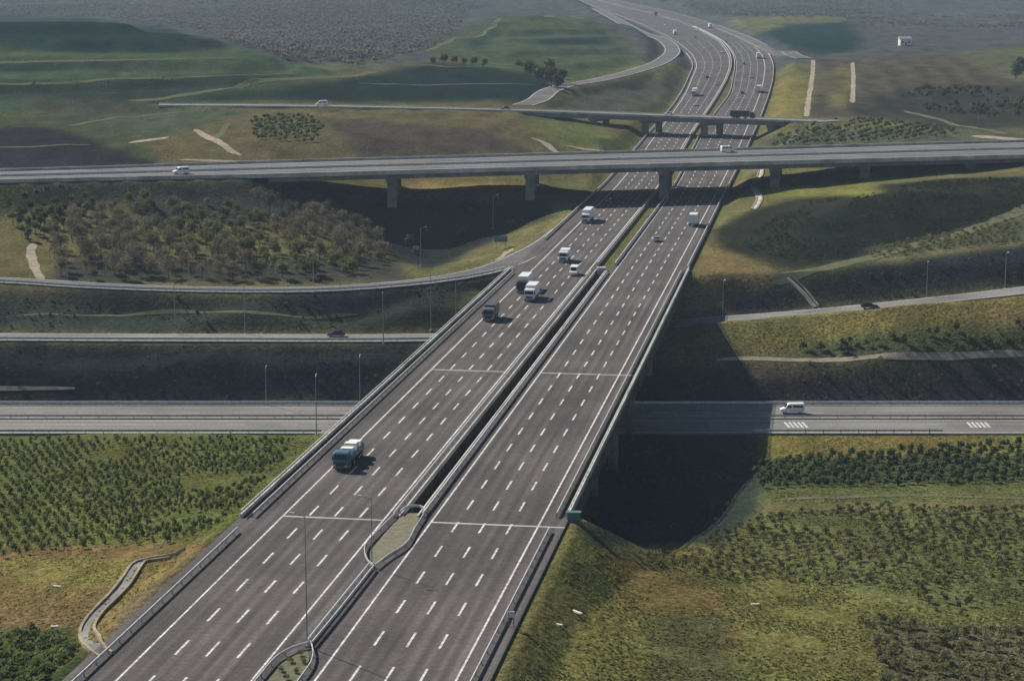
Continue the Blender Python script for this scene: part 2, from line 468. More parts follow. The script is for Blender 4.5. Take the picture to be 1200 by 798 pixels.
CTRL = """
-500 900 14  -100 900 17  100 900 18  300 900 20  600 900 18  900 900 13  1300 900 10  1700 900 9
-500 798 12  -200 798 14  0 798 15.2  100 775 17  590 798 18.6  700 798 16.8  900 798 14  1200 798 11.5  1500 798 10
-400 690 10  0 690 13.2  120 690 16.6  220 660 17.6  -400 640 8  0 645 11  120 640 13  220 630 15.6  265 628 17.8
450 640 19.5  680 648 17  740 650 13.2  800 650 10.2  900 660 9.2  1050 660 9.2  1200 660 8.2  1500 660 8
600 700 19.5  650 690 18  760 720 15.5
-400 575 3.2  0 575 4.6  150 575 5.2  300 575 7.5  340 545 4  560 575 8  720 600 6  840 600 4.4  915 582 4.4  1200 588 5  1500 588 5
-400 515 0.2  0 515 0.2  200 515 0.2  350 515 0.3  600 515 0  750 515 0  900 508 0  1200 508 0  1500 508 0
-400 490 0  0 490 0  300 490 0  600 490 0  900 490 0  1200 490 0  1500 490 0
850 455 2.5  1000 455 3  1200 455 3  1500 455 3
-400 402 10.6  0 402 10.6  250 402 10.6  500 402 10.8  700 420 7.5  860 421 7.8  1000 421 8  1200 418 8.3  1500 415 9
900 395 11  1050 390 13  1200 375 16.5  1500 360 20
0 372 12.6  200 368 13  400 368 12.6  -400 368 12
-400 335 17.6  0 340 17.4  300 348 17.4  500 337 19.5
820 326 20.5  900 329 20.3  1000 309 23.5  1100 300 25.5  1200 287 28  1500 270 30
0 300 19  200 300 18.6  400 300 17.8  470 308 14  590 290 19.5  -400 300 20
0 260 22.6  120 255 23.5  250 250 23.6  350 255 22.5  420 262 19  450 284 12  520 288 9.8  585 282 10.5  635 262 19  520 304 9.8  560 306 13  -400 260 25
560 243 22  480 241 22.5  400 238 23  620 240 22  560 252 19  490 252 19
550 226 23.5  620 224 23  480 226 23.5  420 224 24  550 216 23.5  480 216 23.5  660 215 21.5  340 222 26
0 214 32.4  150 212 32.6  270 209 32.8  -400 220 33
870 240 22  900 222 23.5  960 216 24.5  1050 214 26.5  1150 203 28.5  1250 195 31.5  1500 185 32.5
900 262 23  900 292 22  940 255 25  1000 255 28  1000 240 30.5  1060 232 32.5  1120 224 33.5  1200 222 34  1000 285 23.5  1100 275 25  1200 264 27.5  1500 250 31
0 180 35.5  100 170 36  0 160 38  -300 180 36  200 185 34  250 168 36  330 160 36.5  420 165 36  520 172 33  600 172 30.5  680 180 26
150 145 36.5  300 140 36.5  420 145 35.5  520 150 34.5  620 150 33.5  700 165 29  740 165 26.5
0 135 40  -300 130 42
190 121 39.5  400 122 38.5  560 125 37.2
0 112 43  100 108 43.6  250 108 42.5  400 108 41.5  520 108 41  630 108 40
400 92 44.5  560 82 45  640 88 43
-300 90 49.3  0 90 49.3  150 88 49.8  280 88 49.8
-300 62 57.1  0 62 57.2  150 62 57.2  230 64 56.4  300 70 54.5  345 78 51.7
-300 40 64.7  0 40 64.9  120 38 65.7  200 42 64.1  270 56 58.8
-300 20 72.8  0 21 72.4  60 21 72.4  110 22 72.0  160 27 69.8  210 36 66.1  255 49 61.0  300 64 55.5
440 80 47  500 72 47.5
720 140 29.5  700 110 36  760 115 32
905 160 27.5  945 152 30  985 143 33  1050 150 32  1150 155 33.5  1250 155 34  1500 150 36
930 120 33  1000 115 35.5  1100 118 35.5  1200 115 36.5  1500 110 40
930 90 38  1000 85 40.5  1080 80 42.5  1200 80 42.5  1500 75 46
960 66 43  1060 56 47  1150 55 46.5  1250 55 46.5
940 40 47  1040 36 50  1200 35 50.5  1500 35 52
700 62 46.5  620 70 45.5  560 64 47  520 60 48  540 40 53  575 26 60  620 20 63.5  670 24 60.5  650 45 52  705 42 52
"""
cv = [float(t) for t in CTRL.split()]
pts = [P(cv[i], cv[i + 1], cv[i + 2]) for i in range(0, len(cv), 3)]
# the far country, given on the map
for Y, zz in ((1500, 47), (1800, 46), (2300, 50), (2900, 62), (3800, 92), (5200, 135), (7500, 170), (11000, 180)):
    for th in (-0.6, -0.36, -0.24, -0.1):
        if Y >= 1500: pts.append((th * Y, Y, zz + 6 * math.sin(th * 23 + Y * 0.01)))
    for th in ((0.04, 0.14, 0.24, 0.36, 0.6) if Y >= 2300 else ()):
        pts.append((th * Y, Y, zz + 6 * math.sin(th * 19 + Y * 0.013)))
for th, Y, zz in ((-0.05, 1950, 46), (-0.02, 2000, 48), (0.01, 2100, 50), (-0.36, 1380, 52), (-0.24, 1380, 52), (-0.16, 1360, 48), (-0.1, 1400, 46)):
    pts.append((th * Y, Y, zz))
for th in (-0.6, -0.3, 0, 0.3, 0.6):
    pts.append((th * 110, 110, 18))
pts = np.array(pts)
UV = np.stack([pts[:, 0] / pts[:, 1] * 1.5, np.log(pts[:, 1])], 1)

def rbf_fit(uv, z, smooth=2e-4):
    d = np.linalg.norm(uv[:, None] - uv[None], axis=2)
    K = d.copy()                                   # linear (biharmonic in 3-D) kernel: no overshoot
    n = len(z)
    A = np.zeros((n + 3, n + 3)); A[:n, :n] = K - smooth * 0 * np.eye(n)
    A[:n, n] = 1; A[:n, n + 1:] = uv; A[n, :n] = 1; A[n + 1:, :n] = uv.T
    A[:n, :n] -= 0.004 * np.eye(n)
    return np.linalg.solve(A, np.concatenate([z, np.zeros(3)]))
WGT = rbf_fit(UV, pts[:, 2])
def rbf(u, v):
    out = np.empty(u.shape)
    uf, vf = u.ravel(), v.ravel(); of = np.empty(uf.shape)
    for a in range(0, len(uf), 20000):
        q = np.stack([uf[a:a + 20000], vf[a:a + 20000]], 1)
        d = np.linalg.norm(q[:, None] - UV[None], axis=2)
        of[a:a + 20000] = d @ WGT[:-3] + WGT[-3] + q @ WGT[-2:]
    return of.reshape(u.shape)

LROW = np.concatenate([np.arange(math.log(130), math.log(760), 0.0036), np.arange(math.log(760), math.log(3200), 0.0052), np.arange(math.log(3200), math.log(11000), 0.03)])
TCOL = np.linspace(-0.44, 0.44, 441)
# coarse fit, then bilinear to the fine grid (the fit is smooth)
lc = np.linspace(LROW[0], LROW[-1], 330); tc = np.linspace(TCOL[0], TCOL[-1], 150)
Zc = rbf(*np.meshgrid(tc * 1.5, lc))
for _ in range(2):                                  # soften the cusps of the linear kernel
    Zp = np.pad(Zc, 1, mode='edge')
    Zc = (Zp[1:-1, 1:-1] * 4 + Zp[:-2, 1:-1] + Zp[2:, 1:-1] + Zp[1:-1, :-2] + Zp[1:-1, 2:]) / 8
def bilin(Z, r, c):
    r = np.clip(r, 0, Z.shape[0] - 1.001); c = np.clip(c, 0, Z.shape[1] - 1.001)
    i = r.astype(int); j = c.astype(int); fr = r - i; fc = c - j
    return Z[i, j] * (1 - fr) * (1 - fc) + Z[i + 1, j] * fr * (1 - fc) + Z[i, j + 1] * (1 - fr) * fc + Z[i + 1, j + 1] * fr * fc
TT, LL_ = np.meshgrid(TCOL, LROW)
Zg = bilin(Zc, (LL_ - lc[0]) / (lc[1] - lc[0]), (TT - tc[0]) / (tc[1] - tc[0]))
Yg = np.exp(LL_); Xg = TT * Yg
amp = np.clip(Yg / 500, 0.5, 8)
hillm = np.clip(1 - np.abs(np.log(Yg / 1080)) / 0.22, 0, 1) * (Xg / Yg < -0.08)
amp = amp * (1 - 0.75 * hillm)
Zg += amp * (0.45 * vnoise(Xg, Yg, 34, 1) + 0.22 * vnoise(Xg, Yg, 11, 2)) + 0.12 * vnoise(Xg, Yg, 3.1, 3) * np.clip(900 / Yg, 0, 1)
Zg += np.clip((Yg - 1500) / 900, 0, 1) * (9 * vnoise(Xg, Yg, 260, 4) + 5 * vnoise(Xg, Yg, 120, 5)) * np.where((Xg / Yg > 0.03) & (Yg < 1900), 0.4, 1)

def in_poly(px, py, poly):
    inside = np.zeros(px.shape, bool)
    n = len(poly); j = n - 1
    for i in range(n):
        xi, yi = poly[i]; xj, yj = poly[j]
        if yi != yj:
            c = ((yi > py) != (yj > py)) & (px < (xj - xi) * (py - yi) / (yj - yi) + xi)
            inside ^= c
        j = i
    return inside

def terrace(step, poly, w):
    global Zg
    ix, iy = proj(Xg, Yg, Zg)
    m = in_poly(ix, iy, poly).astype(float)
    for _ in range(6):
        mp = np.pad(m, 1, mode='edge'); m = (mp[1:-1, 1:-1] * 2 + mp[:-2, 1:-1] + mp[2:, 1:-1] + mp[1:-1, :-2] + mp[1:-1, 2:]) / 6
    q = (Zg + 1.5 * vnoise(Xg, Yg, 120, 55)) / step; fl = np.floor(q); fr = q - fl
    t = np.clip((fr - 0.62) / 0.38, 0, 1); t = t * t * (3 - 2 * t)
    zt = Zg + (fl + 0.25 * fr + 0.75 * t - q) * step
    Zg = Zg * (1 - m * w) + zt * m * w
terrace(7.0, [(-400, 15), (110, 18), (220, 34), (350, 76), (300, 100), (100, 108), (-400, 110)], 1.0)
terrace(4.0, [(500, 75), (530, 42), (590, 18), (690, 18), (745, 50), (740, 80), (640, 95)], 1.0)

def dist_polyline(X, Y, C):
    """distance and level of the nearest point of a polyline"""
    best = np.full(X.shape, 1e9); zz = np.zeros(X.shape)
    lo = C[:, :2].min(0) - 90; hi = C[:, :2].max(0) + 90
    m = (X > lo[0]) & (X < hi[0]) & (Y > lo[1]) & (Y < hi[1])
    x = X[m]; y = Y[m]; b = best[m]; z = zz[m]
    for p, q in zip(C[:-1], C[1:]):
        d = q[:2] - p[:2]; L2 = d @ d
        t = np.clip(((x - p[0]) * d[0] + (y - p[1]) * d[1]) / L2, 0, 1)
        e = np.hypot(x - p[0] - t * d[0], y - p[1] - t * d[1])
        k = e < b
        b[k] = e[k]; z[k] = (p[2] + t * (q[2] - p[2]))[k]
    best[m] = b; zz[m] = z
    return best, zz

def carve(e, zr, fill=0.62, cut=0.62, drop=0.32):
    global Zg
    m = e < 120
    lo = zr - drop - fill * np.maximum(e, 0); hi = zr - drop + cut * np.maximum(e, 0)
    Zg = np.where(m, np.clip(Zg, lo, hi), Zg)

def carve_line(C, half, **kw):
    d, z = dist_polyline(Xg, Yg, C)
    carve(np.maximum(d - half, 0), z, **kw)

carve_line(ramp3_c, 8)
carve_line(over2_c[over2_c[:, 0] < P(600, 129, 36)[0]], 9)
carve_line(over2_c[over2_c[:, 0] > P(935, 142, 33)[0]], 9)
o1c = np.array([((a[0] + b[0]) / 2, (a[1] + b[1]) / 2, 33.2) for a, b in zip(over1_f, np.array([[np.interp(t, np.linspace(0, 1, len(over1_r)), over1_r[:, k]) for k in range(3)] for t in np.linspace(0, 1, len(over1_f))]))])
X_AB_L = P(300, 200, 33.2)[0]; X_AB_R = P(1215, 178, 33.2)[0]
def o1_half(X):
    f = np.interp(X, over1_f[:, 0], over1_f[:, 1]); r = np.interp(X, over1_r[:, 0], over1_r[:, 1])
    return f, r
def carve_over1(left):
    f, r = o1_half(Xg)
    ey = np.maximum(np.maximum(f - 2 - Yg, Yg - r - 2), 0)
    ex = np.maximum(Xg - X_AB_L, 0) if left else np.maximum(X_AB_R - Xg, 0)
    carve(np.hypot(ex, ey), 33.2, fill=0.6, cut=0.5)
carve_over1(True); carve_over1(False)
carve_line(ramp2_c, 7.5, fill=0.78, cut=0.75)
carve_line(ramp1_c, 6.5, fill=0.74, cut=0.5)
# motorway: two stretches on the ground, the valley left open between them
mz = main_z(Yg); xl = main_x('LO', Yg); xr = main_x('RO', Yg)
ex = np.maximum(np.maximum(xl - 1.5 - Xg, Xg - xr - 1.5), 0)
for near in (True, False):
    ey = np.maximum(Yg - BR0 - 1, 0) if near else np.maximum(BR1 - 1 - Yg, 0)
    ee = np.hypot(ex, ey)
    ee = np.where(Yg > FAR_END, 999, ee)
    carve(ee, np.where(ey > 0, ZR, mz), fill=0.6, cut=0.5)
ylow = np.abs(Yg - (LOWY0 + LOWY1) / 2) - LOWH - 1.5
carve(np.maximum(ylow, 0), np.zeros_like(Zg), fill=0.5, cut=0.76)

def H(X, Y):
    """terrain height"""
    X = np.asarray(X, float); Y = np.asarray(Y, float)
    r = np.interp(np.log(np.maximum(Y, 131)), LROW, np.arange(len(LROW)))
    c = (X / Y - TCOL[0]) / (TCOL[1] - TCOL[0])
    return bilin(Zg, r, c)

def hit(px, py, ymin=200):
    """where the sight line through a picture point meets the terrain"""
    dx, dy, dz = ray(px, py)
    Y = np.exp(np.arange(math.log(ymin), math.log(9000), 0.0012))
    t = Y / dy
    z = CAMZ + dz * t
    h = H(dx * t, Y)
    k = np.argmax(z <= h)
    return (dx * t[k], Y[k], float(h[k]))

# ---- ground cover, traced as patches on the land
IPX, IPY = proj(Xg, Yg, Zg)
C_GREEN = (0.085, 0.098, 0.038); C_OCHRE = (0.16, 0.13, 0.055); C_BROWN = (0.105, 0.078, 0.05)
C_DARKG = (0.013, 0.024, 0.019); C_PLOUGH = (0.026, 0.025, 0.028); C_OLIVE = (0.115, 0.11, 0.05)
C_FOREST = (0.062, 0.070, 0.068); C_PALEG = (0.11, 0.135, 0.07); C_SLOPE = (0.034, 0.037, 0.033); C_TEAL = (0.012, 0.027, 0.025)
cover = np.empty(Xg.shape + (3,)); cover[:] = C_OLIVE
def lay(poly, col, wob=5.0, blend=1.0, seed=0):
    wx = IPX + wob * (vnoise(Xg, Yg, 16, 40 + seed) + 1.3 * vnoise(Xg, Yg, 45, 43 + seed) * (Yg > 480)) * np.clip(500 / Yg, 0.3, 1) + 0.5 * wob * vnoise(Xg, Yg, 5, 41 + seed) * np.clip(500 / Yg, 0.3, 1)
    wy = IPY + 0.6 * wob * vnoise(Xg, Yg, 13, 42 + seed) * np.clip(500 / Yg, 0.3, 1)
    m = in_poly(wx, wy, poly)
    cover[m] = cover[m] * (1 - blend) + np.array(col) * blend
cover[Yg > 1330] = C_FOREST  # blue-grey of distant mist mixed into the forest ground colour
COVERS = [
 ([(-300,-40),(1500,-40),(1500,50),(700,45),(400,85),(-300,90)], C_FOREST),
 ([(-300,10),(110,20),(210,36),(330,72),(420,80),(200,130),(-300,140)], (0.05, 0.075, 0.04)),
 ([(-300,15),(20,20),(110,22),(190,32),(270,56),(180,54),(110,52),(-300,46)], C_TEAL),
 ([(-300,60),(150,62),(260,68),(300,72),(150,72),(-300,70)], (0.058, 0.075, 0.04)),
 ([(-300,92),(100,97),(300,84),(350,92),(190,118),(-300,112)], (0.03, 0.042, 0.03)),
 ([(190,119),(380,96),(500,74),(600,76),(650,92),(648,121),(400,120)], C_DARKG),
 ([(380,82),(480,72),(420,74),(340,74)], C_PALEG),
 ([(500,62),(540,35),(600,18),(690,22),(740,50),(745,75),(680,95),(640,88),(560,78)], (0.055, 0.075, 0.038)),
 ([(600,36),(705,36),(712,41),(590,42)], C_TEAL), ([(640,45),(715,45),(722,52),(625,54)], C_TEAL), ([(545,52),(575,34),(590,30),(570,50),(560,60)], C_TEAL), ([(600,62),(735,60),(738,64),(590,67)], (0.03, 0.05, 0.035)),
 ([(-300,130),(140,138),(200,160),(190,190),(-300,205)], (0.055, 0.066, 0.036)),
 ([(-300,158),(60,150),(110,165),(190,198),(-300,202)], C_PLOUGH),
 ([(20,118),(130,118),(190,124),(180,140),(90,150)], (0.05, 0.056, 0.04)),
 ([(100,140),(190,128),(300,130),(270,152),(170,160)], (0.06, 0.078, 0.048)),
 ([(165,168),(240,145),(300,132),(560,130),(700,140),(740,165),(680,190),(300,192),(210,195)], (0.10, 0.088, 0.048)),
 ([(380,140),(560,150),(620,178),(430,184),(400,165)], (0.062, 0.053, 0.042)),
 ([(620,140),(700,140),(735,165),(690,182),(640,165)], (0.11, 0.12, 0.045)),
 ([(-300,216),(300,212),(340,225),(300,240),(-300,235)], (0.06, 0.062, 0.05)),
 ([(-300,230),(30,222),(45,300),(60,335),(-300,330)], C_OLIVE),
 ([(120,225),(400,232),(470,245),(420,262),(180,262)], (0.05, 0.05, 0.045)),
 ([(400,236),(640,238),(655,256),(600,288),(500,318),(470,305),(420,268)], (0.02, 0.026, 0.026)),  # hollow: shade of overpass and bank painted into the ground colour
 ([(470,214),(615,214),(615,236),(480,236)], (0.2, 0.165, 0.075)),
 ([(615,200),(730,200),(690,235),(640,240)], (0.11, 0.11, 0.05)),
 ([(500,320),(560,290),(640,255),(700,225),(720,228),(620,300),(560,318)], (0.13, 0.125, 0.058)),
 ([(60,330),(480,330),(470,300),(60,305)], (0.05, 0.05, 0.042)),
 ([(-300,340),(100,338),(300,346),(560,322),(590,318),(500,390),(-300,390)], C_SLOPE),  # slope between the ramps, its shade put into the cover colour
 ([(20,368),(200,364),(420,368),(450,388),(10,388)], (0.036, 0.047, 0.038)),
 ([(-300,402),(505,403),(420,476),(-300,476)], (0.021, 0.024, 0.028)),  # cut slope turned from the sun: navy shade painted in
 ([(-300,506),(420,506),(270,640),(-300,660)], (0.095, 0.112, 0.04)),
 ([(-300,650),(120,640),(250,635),(110,760),(90,810),(-300,850)], (0.15, 0.115, 0.055)),
 ([(-60,665),(80,650),(150,655),(150,680),(60,690)], (0.15, 0.14, 0.05)),
 ([(-300,740),(90,735),(110,800),(90,900),(-300,900)], (0.05, 0.07, 0.03)),
 ([(150,700),(280,628),(300,632),(110,800)], (0.12, 0.10, 0.065)),
 ([(560,900),(665,625),(720,630),(800,640),(900,610),(1500,590),(1500,900)], (0.14, 0.138, 0.05)),
 ([(900,600),(1500,590),(1500,705),(1100,720),(960,680),(840,650)], (0.105, 0.118, 0.048)),
 ([(1020,720),(1200,740),(1500,740),(1500,900),(1060,900)], (0.10, 0.10, 0.055)),
 ([(690,640),(850,690),(880,760),(780,760),(720,700)], (0.135, 0.105, 0.045)),
 ([(760,790),(760,720),(850,720),(870,900),(760,900)], (0.095, 0.095, 0.045)),
 ([(890,506),(1500,503),(1500,535),(890,545)], (0.15, 0.13, 0.045)),
 ([(890,540),(1500,520),(1500,565),(890,575)], (0.055, 0.07, 0.035)),
 ([(880,570),(1500,562),(1500,585),(880,590)], (0.10, 0.11, 0.045)),
 ([(690,430),(890,430),(890,590),(850,640),(690,640)], (0.03, 0.042, 0.034)),  # ground colour darkened to deepen the cast shadow of the valley bridge
 ([(850,424),(1500,420),(1500,477),(850,477)], (0.045, 0.036, 0.034)),
 ([(850,380),(1000,365),(1200,342),(1500,320),(1500,412),(860,418)], (0.12, 0.118, 0.045)),
 ([(1000,372),(1200,348),(1200,368),(1040,385),(900,408),(880,400)], (0.16, 0.13, 0.05)),
 ([(930,405),(1100,385),(1500,370),(1500,412),(930,416)], (0.062, 0.075, 0.04)),
 ([(820,330),(930,330),(1000,312),(1200,288),(1500,265),(1500,325),(1200,335),(1000,358),(850,372)], (0.02, 0.024, 0.028)),  # slope above the right ramp, painted dark for its shaded face
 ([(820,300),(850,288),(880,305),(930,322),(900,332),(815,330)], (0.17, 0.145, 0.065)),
 ([(835,268),(900,240),(980,225),(1100,210),(1500,205),(1500,240),(1200,245),(1000,305),(920,318),(850,292)], (0.024, 0.026, 0.019)),  # hillside: dark scrub tone with shade of the near face painted in
 ([(940,258),(1030,232),(1080,222),(1200,235),(1190,248),(1100,280),(990,305),(930,302)], (0.013, 0.019, 0.016)),  # darker core of the hillside, scrub tone plus painted shade
 ([(890,205),(1030,205),(1030,228),(890,232)], (0.14, 0.145, 0.045)),
 ([(1020,290),(1200,255),(1200,282),(1020,302)], (0.06, 0.068, 0.045)),
 ([(880,160),(1100,145),(1200,155),(1200,165),(880,175)], (0.07, 0.075, 0.05)),
 ([(905,95),(955,88),(945,140),(900,135)], (0.155, 0.135, 0.05)),
 ([(955,70),(1200,60),(1500,60),(1500,150),(1000,140),(948,140)], (0.068, 0.06, 0.046)),
 ([(978,80),(996,78),(994,125),(978,125)], (0.13, 0.125, 0.05)),
 ([(1010,115),(1080,100),(1500,100),(1500,160),(1100,150),(1000,135)], (0.036, 0.036, 0.03)),
 ([(1120,62),(1200,55),(1500,55),(1500,100),(1180,95)], (0.085, 0.09, 0.05)),
 ([(850,22),(980,18),(985,30),(890,44)], (0.12, 0.125, 0.065)),
 ([(885,42),(925,28),(995,26),(1012,50),(1005,60),(955,64)], (0.012, 0.03, 0.033)),
 ([(660,110),(800,85),(800,100),(740,140),(660,125)], (0.07, 0.07, 0.055)),
]
COVERS += [
 ([(-300,48),(0,49.5),(60,52),(120,55),(190,57),(260,58),(190,63),(110,62),(0,57),(-300,56)], C_TEAL),
 ([(-300,78),(0,76.5),(100,74),(200,72),(290,70),(290,73),(200,77),(100,81),(0,84),(-300,86)], C_TEAL),
 ([(-300,103),(0,101),(100,98.5),(200,95),(300,90),(300,94),(200,100),(100,104),(0,108),(-300,110)], C_TEAL),
 ([(80,109),(170,112),(170,116),(80,114)], C_TEAL),
]
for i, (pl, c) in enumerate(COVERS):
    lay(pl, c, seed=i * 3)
for pl, per, ang in (([(955,70),(1150,68),(1160,118),(1000,128),(950,138)], 16.0, 0.12), ([(1030,85),(1160,85),(1150,112),(1060,105)], 11.0, -0.35), ([(-300,515),(330,515),(250,640),(-300,650)], 5.0, 0.35)):
    m = in_poly(IPX, IPY, pl)
    wv = np.sin((Xg * math.cos(ang) - Yg * math.sin(ang)) / per * 2 * math.pi + 1.2 * vnoise(Xg, Yg, 40, 88))
    cover[m] *= (1.0 + 0.38 * np.tanh(2 * wv[m]))[:, None]
# soft edges between the patches
for _ in range(9):
    cp = np.pad(cover, ((1, 1), (1, 1), (0, 0)), mode='edge')
    cover = (cp[1:-1, 1:-1] * 4 + cp[:-2, 1:-1] + cp[2:, 1:-1] + cp[1:-1, :-2] + cp[1:-1, 2:]) / 8

nr, nc = Xg.shape
idx = np.arange(nr * nc).reshape(nr, nc)
quads = np.stack([idx[:-1, :-1], idx[:-1, 1:], idx[1:, 1:], idx[1:, :-1]], -1).reshape(-1, 4)
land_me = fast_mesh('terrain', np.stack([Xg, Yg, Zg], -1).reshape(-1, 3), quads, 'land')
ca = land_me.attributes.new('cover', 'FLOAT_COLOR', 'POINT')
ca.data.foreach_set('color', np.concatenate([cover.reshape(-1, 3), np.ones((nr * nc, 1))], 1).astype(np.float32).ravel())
land_me.polygons.foreach_set('use_smooth', [True] * len(land_me.polygons))
terrain = tag(link('terrain', land_me), kind='structure')

# ------------------------------------------------------------------ roads
def strip(mb, A, B):
    """sheet between two polylines of equal length (A on the left)"""
    i = len(mb.v); n = len(A)
    for a, b in zip(A, B):
        mb.v += [tuple(a), tuple(b)]
    for k in range(n - 1):
        q = i + 2 * k
        mb.f.append((q, q + 1, q + 3, q + 2))

def slab(mb, A, B, t=0.5):
    """sheet with skirts so that its edges meet the ground"""
    strip(mb, A, B)
    Al = [(a[0], a[1], a[2] - t) for a in A]; Bl = [(b[0], b[1], b[2] - t) for b in B]
    strip(mb, Al, A); strip(mb, B, Bl)

def offs(C, o, dz=0.0):
    C = np.asarray(C); T = np.gradient(C[:, :2], axis=0)
    L = np.hypot(T[:, 0], T[:, 1]); nx, ny = T[:, 1] / L, -T[:, 0] / L
    return np.stack([C[:, 0] + nx * o, C[:, 1] + ny * o, C[:, 2] + dz], 1)

def mline(k, Y, dz=0.0, dx=0.0):
    Y = np.asarray(Y, float)
    return np.stack([main_x(k, Y) + dx, Y, main_z(Y) + dz], 1)

Yn = np.arange(130, BR0 + 0.01, 9.0); Yn = np.append(Yn, BR0)
Yb = np.linspace(BR0, BR1, 30)
Yf = np.concatenate([np.arange(BR1, 1000, 12.0), np.arange(1000, FAR_END, 16.0)])

mb = MB(); slab(mb, mline('LO', Yn), mline('RO', Yn))
motorway = tag(mb.build('motorway', 'asphalt'), kind='structure')
DLo, DLi = LINES['LO'], lambda Y: LINES['MG'](Y) + 0.95
DRi, DRo = lambda Y: LINES['MB'](Y) - 0.9, LINES['RO']
def xs(fn, Y, dz=0.0, dx=0.0):
    return np.array([(fn(y) + dx, y, ZR + dz) for y in Y])
mb = MB(); strip(mb, xs(DLo, Yb, 0, 0.45), xs(DLi, Yb, 0, -0.2)); mb.build('bridge_carriageway', 'asphalt', motorway)
mb = MB(); strip(mb, xs(DRi, Yb, 0, 0.2), xs(DRo, Yb, 0, -0.45)); mb.build('bridge_carriageway', 'asphalt', motorway)
M['bitumen'] = noise_mat('walkway_bitumen', (0.03, 0.03, 0.032), (0.055, 0.053, 0.052), scale=1.5, rough=0.95, spec=0.05)
mb = MB(); strip(mb, xs(LINES['LO'], Yb, 0.006, 0.47), xs(LINES['LR'], Yb, 0.006, -0.25)); mb.build('walkway', 'bitumen', motorway)
mb = MB(); strip(mb, xs(LINES['RR'], Yb, 0.006, 0.25), xs(LINES['RO'], Yb, 0.006, -0.47)); mb.build('walkway', 'bitumen', motorway)
mb = MB(); slab(mb, mline('LO', Yf), mline('ML', Yf, 0, 1.6)); mb.build('far_carriageway', 'asphalt', motorway)
mb = MB(); slab(mb, mline('MR', Yf, 0, -1.4), mline('RO', Yf)); mb.build('far_carriageway', 'asphalt', motorway)
# solid edge lines
Yall = np.concatenate([np.arange(130, 1000, 8.0), np.arange(1000, FAR_END, 14.0)])
for k in ('LL', 'ML', 'MR', 'RL'):
    w = np.interp(Yall, [130, 700, 1200, 2600], [0.13, 0.16, 0.18, 0.25])
    c = mline(k, Yall, 0.012)
    a = c.copy(); b = c.copy(); a[:, 0] -= w; b[:, 0] += w
    mb = MB(); strip(mb, a, b); mb.build('edge_line', 'paint', motorway)
# lane dashes: rows square to the road
ra = (math.sin(ROAD_ANG), math.cos(ROAD_ANG))
PER = 12.7
dm = MB(); dm.box(-0.15, 0.15, -2.7, 2.7, 0.0, 0.004)
dash_me = dm.mesh('lane_dash', 'paint')
dash_cnt = 0
far_d = MB()
for (ka, kb, ph) in (('LL', 'ML', P(394, 626, ZR)[1]), ('MR', 'RL', P(550, 647, ZR)[1])):
    for i in (1, 2, 3):
        Yv = ph - 20 * PER * ra[1] - (i - 2) * 3.77 * ra[0]
        while Yv < FAR_END - 40:
            if Yv > 205:
                x = float(main_x(ka, Yv)) * (1 - i / 4) + float(main_x(kb, Yv)) * i / 4
                z = float(main_z(Yv)) + 0.010
                x2 = float(main_x(ka, Yv + 4)) * (1 - i / 4) + float(main_x(kb, Yv + 4)) * i / 4
                px, py = proj(x, Yv, z)
                ang = math.atan2(x2 - x, 4)
                if Yv < 690 and dash_cnt < 300 and py < 815 and -10 < px < 1210:
                    o = link('lane_dash', dash_me, motorway); o.location = (x, Yv, z); o.rotation_euler = (0, 0, -ang)
                    dash_cnt += 1
                elif Yv < 1700:
                    s, c = math.sin(ang), math.cos(ang); w = 0.15 if Yv < 900 else 0.18
                    zz = z + (0 if Yv < 900 else 0.01)
                    p = [(-w, -2.5), (w, -2.5), (w, 2.5), (-w, 2.5)]
                    far_d.quad(*[(x + a * c + b * s, Yv - a * s + b * c, zz + (float(main_z(Yv + b)) - float(main_z(Yv)))) for a, b in p])
            Yv += PER * ra[1]
tag(far_d.build('lane_dashes_far', 'paint', motorway), kind='stuff')

def cross_road(name, C, half, mat, lines=(), dashes=(), t=0.6):
    mb = MB(); slab(mb, offs(C, -half), offs(C, half), t)
    o = tag(mb.build(name, mat), kind='structure')
    for off_, w in lines:
        m2 = MB(); strip(m2, offs(C, off_ - w, 0.012), offs(C, off_ + w, 0.012)); m2.build('edge_line', 'paint', o)
    return o

Cl = lower_c
lower = cross_road('lower_road', Cl, LOWH, 'asphalt_pale', [(-LOWH + 1.0, 0.14), (-2.2, 0.12), (2.2, 0.12), (LOWH - 1.2, 0.14)])
# dashes of the lower road, seen on the right
for yo in (6.2, -6.2):
    for x in range(-110, 150, 12):
        m2 = MB(); m2.box(-2, 2, -0.08, 0.08, 0, 0.004)
        o = m2.build('lane_dash', 'paint', lower); o.location = (x, (LOWY0 + LOWY1) / 2 + yo, 0.012)
